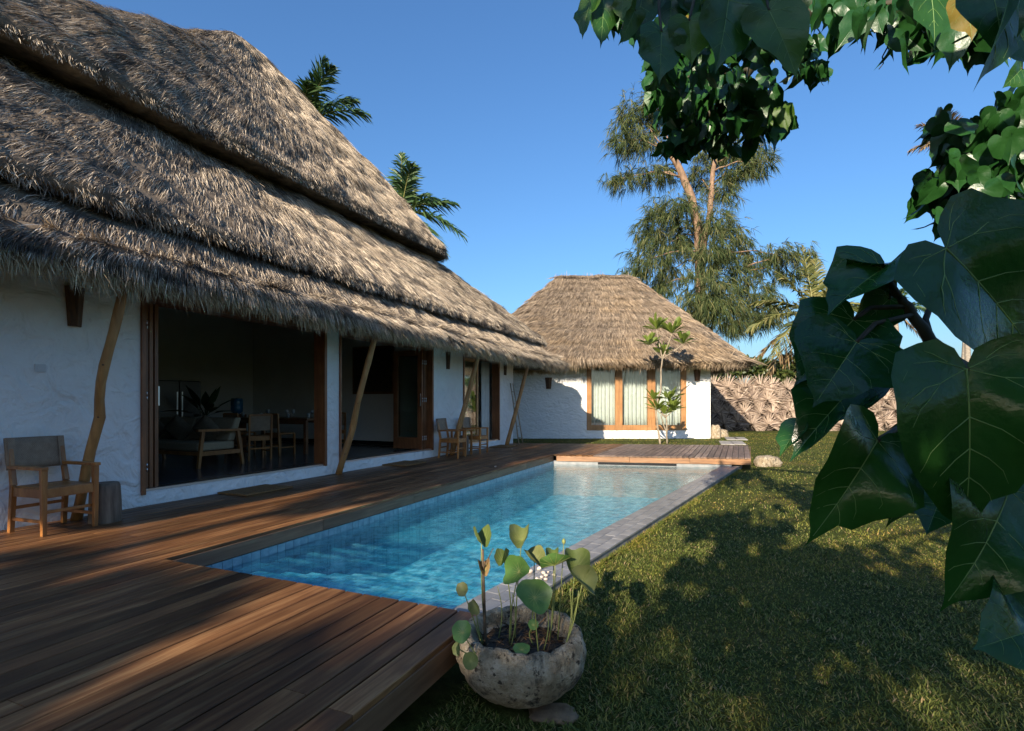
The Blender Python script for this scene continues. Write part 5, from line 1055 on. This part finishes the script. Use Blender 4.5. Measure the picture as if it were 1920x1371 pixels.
limb([Vector((z4(972, 1150).x, 20.3, GZ-.05)), z4(955, 1040), z4(945, 930), z4(975, 820), z4(978, 690), z4(985, 620)], .042, .026, 'stem', M['sapbark'], sp, 8, .01)
for tx, ty, n, s in ((950, 438, 20, .6), (1045, 463, 21, .62), (905, 535, 19, .58), (1112, 528, 21, .62), (990, 595, 18, .56)):
    limb([z4(985, 630), z4((985+tx)/2, (610+ty)/2+20), z4(tx, ty+12)], .03, .018, 'branch', M['sapbark'], sp, 6); rosette(sp, z4(tx, ty+10, 20.3+random.uniform(-.3, .3)), n, s)
tag(sp, 'tall sapling with whorled green leaves before the bungalow window', 'sapling')
sp = empty('leafy_sapling', z4(1018, 1130)); sp.location.z = GZ
limb([Vector((z4(1018, 1130).x, 20.4, GZ-.05)), z4(1012, 1040), z4(1010, 985)], .034, .024, 'stem', M['sapbark'], sp, 8, .01); limb([z4(1015, 1090, 20.4), z4(995, 1040, 20.5), z4(975, 975, 20.4)], .03, .02, 'branch', M['sapbark'], sp, 6)
for tx, ty, n, s in ((930, 868, 16, .54), (952, 930, 17, .54), (1030, 866, 18, .58), (1050, 930, 17, .54), (1000, 955, 13, .48)):
    limb([z4(1005, 990), z4(tx, ty+15)], .022, .014, 'branch', M['sapbark'], sp, 6); rosette(sp, z4(tx, ty+12, 20.4+random.uniform(-.2, .2)), n, s)
tag(sp, 'short bushy sapling beside the tall one at the deck edge', 'sapling')
# ------------------------------------------------------------------ portia tree reaching over the viewer
por = empty('portia_tree', (3.4, -1.6, GZ)); tag(por, 'heart-leaved tree whose dark branches hang into the view', 'tree')
def portia_mat(name, dark, light, vein, trans, rough=.32):
    m, nt, b = newmat(name); v = coords(nt); oi = nt.nodes.new('ShaderNodeObjectInfo')
    c = mix(nt, oi.outputs['Random'], dark, light); c = mix(nt, ramp(nt, ntex(nt, v, 30, 4), [(.4, (0, 0, 0)), (.7, (1, 1, 1))]), c, mix(nt, 1, c, (.7, .8, .7), 'MULTIPLY'))
    nt.links.new(c, b.inputs['Base Color']); b.inputs['Roughness'].default_value = rough; b.inputs['Specular IOR Level'].default_value = .5
    ad = nd(nt, 'ShaderNodeMath', operation='ADD'); nt.links.new(ntex(nt, v, 28, 3), ad.inputs[0]); nt.links.new(ntex(nt, v, 90, 3), ad.inputs[1]); bump(nt, b, ad.outputs[0], .2, .005)
    t = nt.nodes.new('ShaderNodeBsdfTranslucent'); nt.links.new(mix(nt, 1, c, (1.3, 1.6, .6), 'MULTIPLY'), t.inputs[0]); ms = nt.nodes.new('ShaderNodeMixShader'); ms.inputs[0].default_value = trans
    nt.links.new(b.outputs[0], ms.inputs[1]); nt.links.new(t.outputs[0], ms.inputs[2]); nt.links.new(ms.outputs[0], nt.nodes['Material Output'].inputs[0]); return m
M['portia'] = portia_mat('portia_leaf', (.016, .07, .014), (.036, .11, .02), None, .15, .36); M['portia_light'] = portia_mat('portia_leaf_light', (.07, .14, .02), (.12, .2, .03), None, .4, .4); M['portia_mid'] = portia_mat('portia_leaf_mid', (.04, .1, .018), (.07, .14, .024), None, .3, .4); M['portia_yellow'] = portia_mat('portia_leaf_yellow', (.16, .11, .015), (.24, .17, .02), None, .3, .5)
M['vein'] = simple('leaf_vein', (.14, .26, .07), (.2, .32, .09), 20, .45)
OUT = [(0, -.02), (.05, -.11), (.14, -.17), (.25, -.175), (.36, -.12), (.44, -.01), (.48, .13), (.47, .28), (.42, .43), (.34, .57), (.235, .70), (.125, .815), (.055, .90), (.02, .965), (0, 1.04)]
def heart(nr=4, fold=.2, droop=.25, wave=.03, seed=0, wid=1.0, curl=0.0):
    """heart-shaped blade in its own plane: petiole at the origin, tip at +y; returns verts, faces, shape function"""
    def shape(x, y):
        z = abs(x)*fold*(1-.3*y)-droop*max(0, y)**2-.25*droop*min(0, y)**2+1.3*wave*math.sin(7*y+seed)*min(1, abs(x)*3.2)+wave*.6*math.sin(13*y+seed*2+x*5)*min(1, abs(x)*2.4)+curl*x*abs(x)
        return (x*wid, y, z)
    o = OUT+[(-x, y) for x, y in OUT[-2:0:-1]]; n = len(o); c = (0, .10)
    jit = [1+.045*math.sin(k*1.9+seed*3)+.03*math.sin(k*.7+seed)+.02*math.sin(k*4.1+seed*5) for k in range(n)]; o = [(c[0]+(x-c[0])*j_, c[1]+(y-c[1])*(j_ if y < .9 else 1)) for (x, y), j_ in zip(o, jit)]; vs = [shape(*c)]
    for r in range(1, nr+1):
        f = r/nr
        for x, y in o: vs.append(shape(c[0]+(x-c[0])*f, c[1]+(y-c[1])*f))
    fs = [(0, 1+k, 1+(k+1) % n) for k in range(n)]+[(1+(r-1)*n+k, 1+r*n+k, 1+r*n+(k+1) % n, 1+(r-1)*n+(k+1) % n) for r in range(1, nr) for k in range(n)]
    return vs, fs, shape
VE = [((0, 0), (0, .35), (0, .7), (0, 1.0)), ((0, 0), (.17, .06), (.32, .18), (.40, .36)), ((0, 0), (.15, -.06), (.3, -.06), (.42, .04)), ((0, .27), (.13, .34), (.25, .44), (.31, .58)), ((0, .45), (.09, .51), (.17, .59), (.21, .69)), ((0, .62), (.06, .67), (.11, .73), (.13, .79)), ((.17, .06), (.27, .07), (.37, .12), (.44, .2)), ((.1, -.05), (.17, -.1), (.23, -.13), (.29, -.14))]
def big_leaf(a, t, nrm, mat, fold=.2, droop=.2, wave=.03, wid=1.0, curl=0.0, petiole=None, veins=True, name='leaf'):
    a = Vector(a); t = Vector(t); L = (t-a).length; y = (t-a).normalized(); z = Vector(nrm); z = (z-y*z.dot(y)).normalized(); x = y.cross(z); vs, fs, sh = heart(5, fold, droop*.6, wave, random.random()*6, wid, curl)
    z_end = sh(0, 1.0)[2]; R = Matrix((x, y, z)).transposed()
    def tr(p): return a+R @ Vector((p[0], p[1], p[2]-z_end*p[1]))*L
    mb = MB(); mb.mesh([tr(p) for p in vs], fs); o = mb.build(name, mat, por, True)
    if veins:
        m2 = MB()
        for ve in VE:
            for sg in ((1, -1) if ve[-1][0] else (1,)):
                pts = []
                for i in range(len(ve)-1):
                    for k in range(5): u = k/5; pts.append((sg*(ve[i][0]*(1-u)+ve[i+1][0]*u), ve[i][1]*(1-u)+ve[i+1][1]*u))
                q = [tr(sh(*p)) for p in pts]; r = (.0068 if not ve[-1][0] else .0036)*L; m2.tube(q, [r*(1-.8*i/len(q)) for i in range(len(q))], 5, False)
        m2.build('vein', M['vein'], o, True)
    if petiole is not None: limb([petiole, Vector(petiole).lerp(a, .6)+Vector((0, .01, .012)), a], .0042, .0032, 'petiole', M['bark_dark'], por, 6)
    return o
J = at(1745, 640, .80)                                       # fork of the near twig
limb([Vector((1.6, .2, 1.5)), at(1905, 745, .84), at(1790, 680, .82), J, at(1712, 590, .80), at(1690, 560, .80)], .013, .006, 'twig', M['bark_dark'], por, 8, .002)
limb([J, at(1735, 600, .82), at(1750, 560, .84)], .006, .004, 'twig', M['bark_dark'], por, 6)
V = Vector; PD, PL = portia_mat('portia_leaf_glossy', (.014, .07, .014), (.03, .11, .02), None, .15, .22), M['portia_light']
big_leaf(at(1774, 466, .66), at(1955, 690, .70), (-.25, -.9, .35), PD, .18, .2, .045, .95, 0, at(1750, 560, .84))
big_leaf(at(1812, 692, .60), at(1806, 1008, .63), (-.15, -.95, .2), PD, .24, .25, .045, .98, 0, at(1790, 680, .82))
big_leaf(at(1606, 642, .74), at(1527, 760, .72), (-.2, -.85, .5), PD, .2, .2, .03, 1.35, .2, at(1712, 590, .80))
big_leaf(at(1600, 600, .80), at(1492, 720, .80), (-.5, -.8, .3), PD, .25, .25, .03, 1.15, 0, at(1700, 575, .80))
big_leaf(at(1612, 715, .78), at(1484, 862, .78), (-.75, -.3, -.2), PD, .45, .2, .06, .75, .0, at(1740, 690, .82))
big_leaf(at(1645, 826, .66), at(1516, 1016, .66), (-.1, -.95, -.1), PD, .32, .22, .08, .95, .35, at(1790, 790, .82))
big_leaf(at(1745, 830, .82), at(1664, 985, .80), (.2, -.95, .0), PD, .15, .12, .05, 1.0, 0, at(1800, 780, .84))
big_leaf(at(1892, 918, .64), at(1768, 1140, .62), (.1, -.9, .3), PD, .3, .35, .07, 1.05, 0, at(1950, 800, .8))
big_leaf(at(1765, 930, .80), at(1738, 1000, .74), (-.6, -.7, .3), PD, .4, .2, .05, 1.3, 0, at(1850, 850, .84))
big_leaf(at(1940, 1180, .60), at(1828, 1216, .58), (-.1, -.8, .5), PD, .25, .3, .07, 1.4, .2, at(1980, 1120, .7))
big_leaf(at(1655, 505, .80), at(1552, 592, .78), (-.5, -.5, .7), PD, .55, .3, .08, .95, .0, at(1690, 560, .80))
big_leaf(at(1640, 505, .84), at(1588, 486, .80), (-.3, -.4, -.8), PD, .5, .2, .05, 1.2, .0, at(1690, 560, .80))
big_leaf(at(1668, 560, .84), at(1570, 640, .86), (.0, -.7, -.7), PD, .2, .2, .04, 1.1, 0, at(1690, 560, .80))
big_leaf(at(1500, 800, .80), at(1462, 856, .80), (-.8, -.3, .4), PD, .4, .2, .03, .9, 0, None)
# lighter leaves at the top
K = at(1330, -60, 1.25); limb([Vector((3.2, -.8, 3.4)), at(1700, -220, 1.6), at(1450, -90, 1.4), K, at(1180, -40, 1.3)], .03, .008, 'branch', M['bark_dark'], por, 8, .01)
for ax, ay, tx, ty, d, nr, mt, wd in ((1442, 20, 1494, 146, 1.2, (-.1, -.95, .1), 'portia_mid', .9), (1366, 0, 1342, 134, 1.22, (.2, -.9, -.1), 'portia', .95), (1292, 40, 1297, 122, 1.24, (-.1, -.95, .2), 'portia_light', 1.1), (1240, 60, 1236, 155, 1.24, (.1, -.95, .0), 'portia', 1.0), (1108, 0, 1092, 72, 1.3, (-.6, -.7, .2), 'portia_mid', .8), (1132, -10, 1126, 88, 1.3, (.3, -.9, 0), 'portia', .7), (1168, 0, 1166, 40, 1.28, (-.4, -.8, .2), 'portia_light', 1.0), (1190, 20, 1160, 84, 1.3, (.7, -.6, .2), 'portia_mid', .7), (1205, -10, 1190, 80, 1.34, (-.2, -.9, .0), 'portia', 1.0), (1260, -20, 1255, 62, 1.34, (0, -.95, .1), 'portia', 1.1), (1310, -20, 1318, 70, 1.34, (.2, -.95, .1), 'portia', 1.1), (1330, 20, 1300, 100, 1.36, (.6, -.7, .2), 'portia_light', .7), (1400, -30, 1392, 60, 1.36, (0, -.95, 0), 'portia', 1.1), (1150, -40, 1146, 30, 1.36, (0, -.9, .3), 'portia', 1.1), (1475, -50, 1490, 60, 1.4, (0, -.9, .1), 'portia', 1.0),
    (1905, -60, 1828, 165, 1.1, (.75, -.6, .2), 'portia', .7), (1812, 0, 1822, 75, 1.5, (-.2, -.9, .1), 'portia_yellow', 1.1), (1860, -20, 1880, 112, 1.2, (-.2, -.9, .1), 'portia', 1.0), (1740, -40, 1752, 90, 1.6, (.2, -.9, .1), 'portia', .9), (1900, 40, 1945, 150, 1.2, (.2, -.9, .1), 'portia', 1.0), (1915, 130, 1880, 165, 1.4, (.4, -.8, .1), 'portia', 1.1)):
    big_leaf(at(ax, ay, d), at(tx, ty, d), nr, M[mt], random.uniform(.1, .3), .2, .05, wd, 0, at(ax+random.uniform(-20, 30), ay-90, d+.06))
# branches and middle-distance leaves, one by one
hub = [Vector((3.4, -1.6, GZ-.1)), Vector((3.3, -1.4, 1.6)), Vector((3.1, -1.0, 3.2))]
limb(hub, .17, .12, 'trunk', M['bark'], por, 12, .02)
b1 = limb([hub[-1], Vector((3.0, .8, 4.2)), at(1560, -30, 3.2), at(1440, 90, 3.5), at(1350, 190, 3.6), at(1290, 260, 3.6)], .1, .012, 'branch', M['bark_dark'], por, 8, .03)
for pts in ([at(1440, 90, 3.5), at(1500, 110, 3.4), at(1530, 150, 3.4)], [at(1400, 130, 3.5), at(1300, 140, 3.6), at(1230, 170, 3.7)], [at(1370, 170, 3.6), at(1440, 200, 3.5), at(1470, 240, 3.5)], [at(1350, 190, 3.6), at(1330, 240, 3.7), at(1270, 270, 3.7)]): limb(pts, .014, .005, 'twig', M['bark_dark'], por, 6, .02)
limb([hub[-1], Vector((3.2, .9, 3.0)), at(1930, 200, 2.5), at(1850, 290, 2.5), at(1790, 370, 2.5)], .07, .01, 'branch', M['bark_dark'], por, 8, .02)
limb([hub[-1], Vector((3.0, .6, 3.6)), at(1850, -40, 2.3), at(1700, 10, 2.4), at(1570, 15, 2.6)], .06, .01, 'branch', M['bark_dark'], por, 8, .02)
limb([at(1760, 30, 2.4), at(1672, 80, 2.4), at(1648, 130, 2.4)], .006, .002, 'twig', M['bark_dark'], por, 5, .01)
variants = []
for q in range(6):
    vs, fs, _ = heart(2, random.uniform(.05, .45), random.uniform(.1, .5), random.uniform(.03, .09), q*1.7, random.uniform(.85, 1.1)); mb = MB(); mb.mesh(vs, fs); variants.append((vs, fs, mb.data('leaf', M['portia'], True), mb.data('leaf', M['portia_light'], True), mb.data('leaf', M['portia_yellow'], True)))
CL = [  # px, py, depth, rx, ry, rd, count, leaf length
    (1240, 50, 2.6, 60, 50, .3, 30, .12), (1340, 40, 2.6, 70, 50, .3, 34, .125), (1450, 20, 2.6, 60, 40, .3, 28, .125), (1160, 20, 2.4, 40, 30, .2, 14, .12), (1250, 130, 3.2, 50, 40, .3, 30, .125), (1290, 175, 3.6, 85, 50, .35, 60, .13), (1380, 165, 3.5, 85, 60, .35, 70, .13), (1310, 235, 3.6, 80, 45, .35, 60, .13), (1400, 225, 3.5, 70, 48, .3, 52, .13), (1270, 262, 3.6, 42, 26, .2, 20, .125), (1345, 265, 3.6, 40, 22, .2, 14, .12), (1462, 215, 3.4, 24, 32, .2, 14, .12), (1500, 90, 3.2, 40, 55, .3, 34, .125), (1540, 120, 3.2, 22, 36, .2, 12, .12), (1420, 60, 3.0, 60, 50, .3, 34, .13), (1300, 100, 3.0, 90, 45, .3, 34, .13), (1545, 12, 2.8, 45, 30, .25, 22, .12), (1600, 15, 2.6, 60, 32, .25, 30, .125), (1660, 20, 2.4, 60, 40, .25, 24, .13), (1740, 35, 2.3, 60, 48, .25, 26, .135), (1840, 40, 2.2, 70, 60, .25, 34, .14),
    (1770, 230, 2.6, 36, 34, .2, 16, .12), (1830, 250, 2.5, 60, 45, .25, 36, .13), (1885, 225, 2.4, 40, 60, .25, 26, .135), (1800, 300, 2.5, 60, 40, .25, 34, .13), (1870, 330, 2.4, 50, 45, .25, 30, .13), (1760, 355, 2.6, 40, 34, .2, 18, .125), (1820, 385, 2.5, 50, 36, .2, 26, .13), (1775, 405, 2.5, 32, 22, .2, 14, .125), (1900, 290, 2.3, 30, 60, .2, 18, .14)]
n_ind = 0; extra = []
for px, py, Y, rx, ry, rd, n, sz in CL:
    for k in range(n):
        d = rdir(1)[0]*random.uniform(.2, 1.05); p_ = at(px+d[0]*rx, py+d[1]*ry, Y+d[2]*rd); y = unit(np.array([[random.uniform(-.6, .6), random.uniform(-.6, .6), -1.0+random.random()*.5]])); up = unit(np.array([[random.uniform(-.9, .9), random.uniform(-1, .6), random.uniform(-.2, .9)]]))
        R = frames_from(y, up)[0]; s = sz*random.uniform(.65, 1.15); q = random.randrange(6); kind = 4 if random.random() < .025 else (3 if random.random() < .12 else 2)
        if n_ind < 300 and (k % 2 == 0 or n_ind < 120):
            o = bpy.data.objects.new('leaf', variants[q][kind]); o.matrix_world = Matrix.Translation(p_) @ Matrix(R.tolist()).to_4x4() @ Matrix.Scale(s, 4); add(o, por); n_ind += 1
        else: extra.append((p_, R, s))
for c, r, n in (((-.3, -1.5, 2.3), (.9, .5, .7), 330), ((.5, -1.4, 2.3), (.8, .5, .6), 190), ((1.5, -1.6, 2.1), (1.0, .6, .9), 130), ((-.45, -1.15, 3.1), (.7, .45, .4), 120)):  # out-of-view crown clumps added to shade the near hanging leaves
    q_, d_ = blob_pts(n, c, r, .15)
    limb([hub[-1], hub[-1].lerp(Vector(c), .5)+Vector((0, 0, .2)), Vector(c)], .05, .012, 'branch', M['bark'], por, 6, .03)
    for k in range(n): extra.append((q_[k], frames_from(unit(np.array([[random.uniform(-.6, .6), random.uniform(-.6, .6), -.8]])), rdir(1))[0], random.uniform(.14, .24)))
P = np.array([list(e_[0]) for e_ in extra]); R = np.array([e_[1] for e_ in extra]); S = np.array([e_[2] for e_ in extra])
o = scatter('foliage', variants[1][0], variants[1][1], P, R, S, M['portia'], por); o['kind'] = 'stuff'
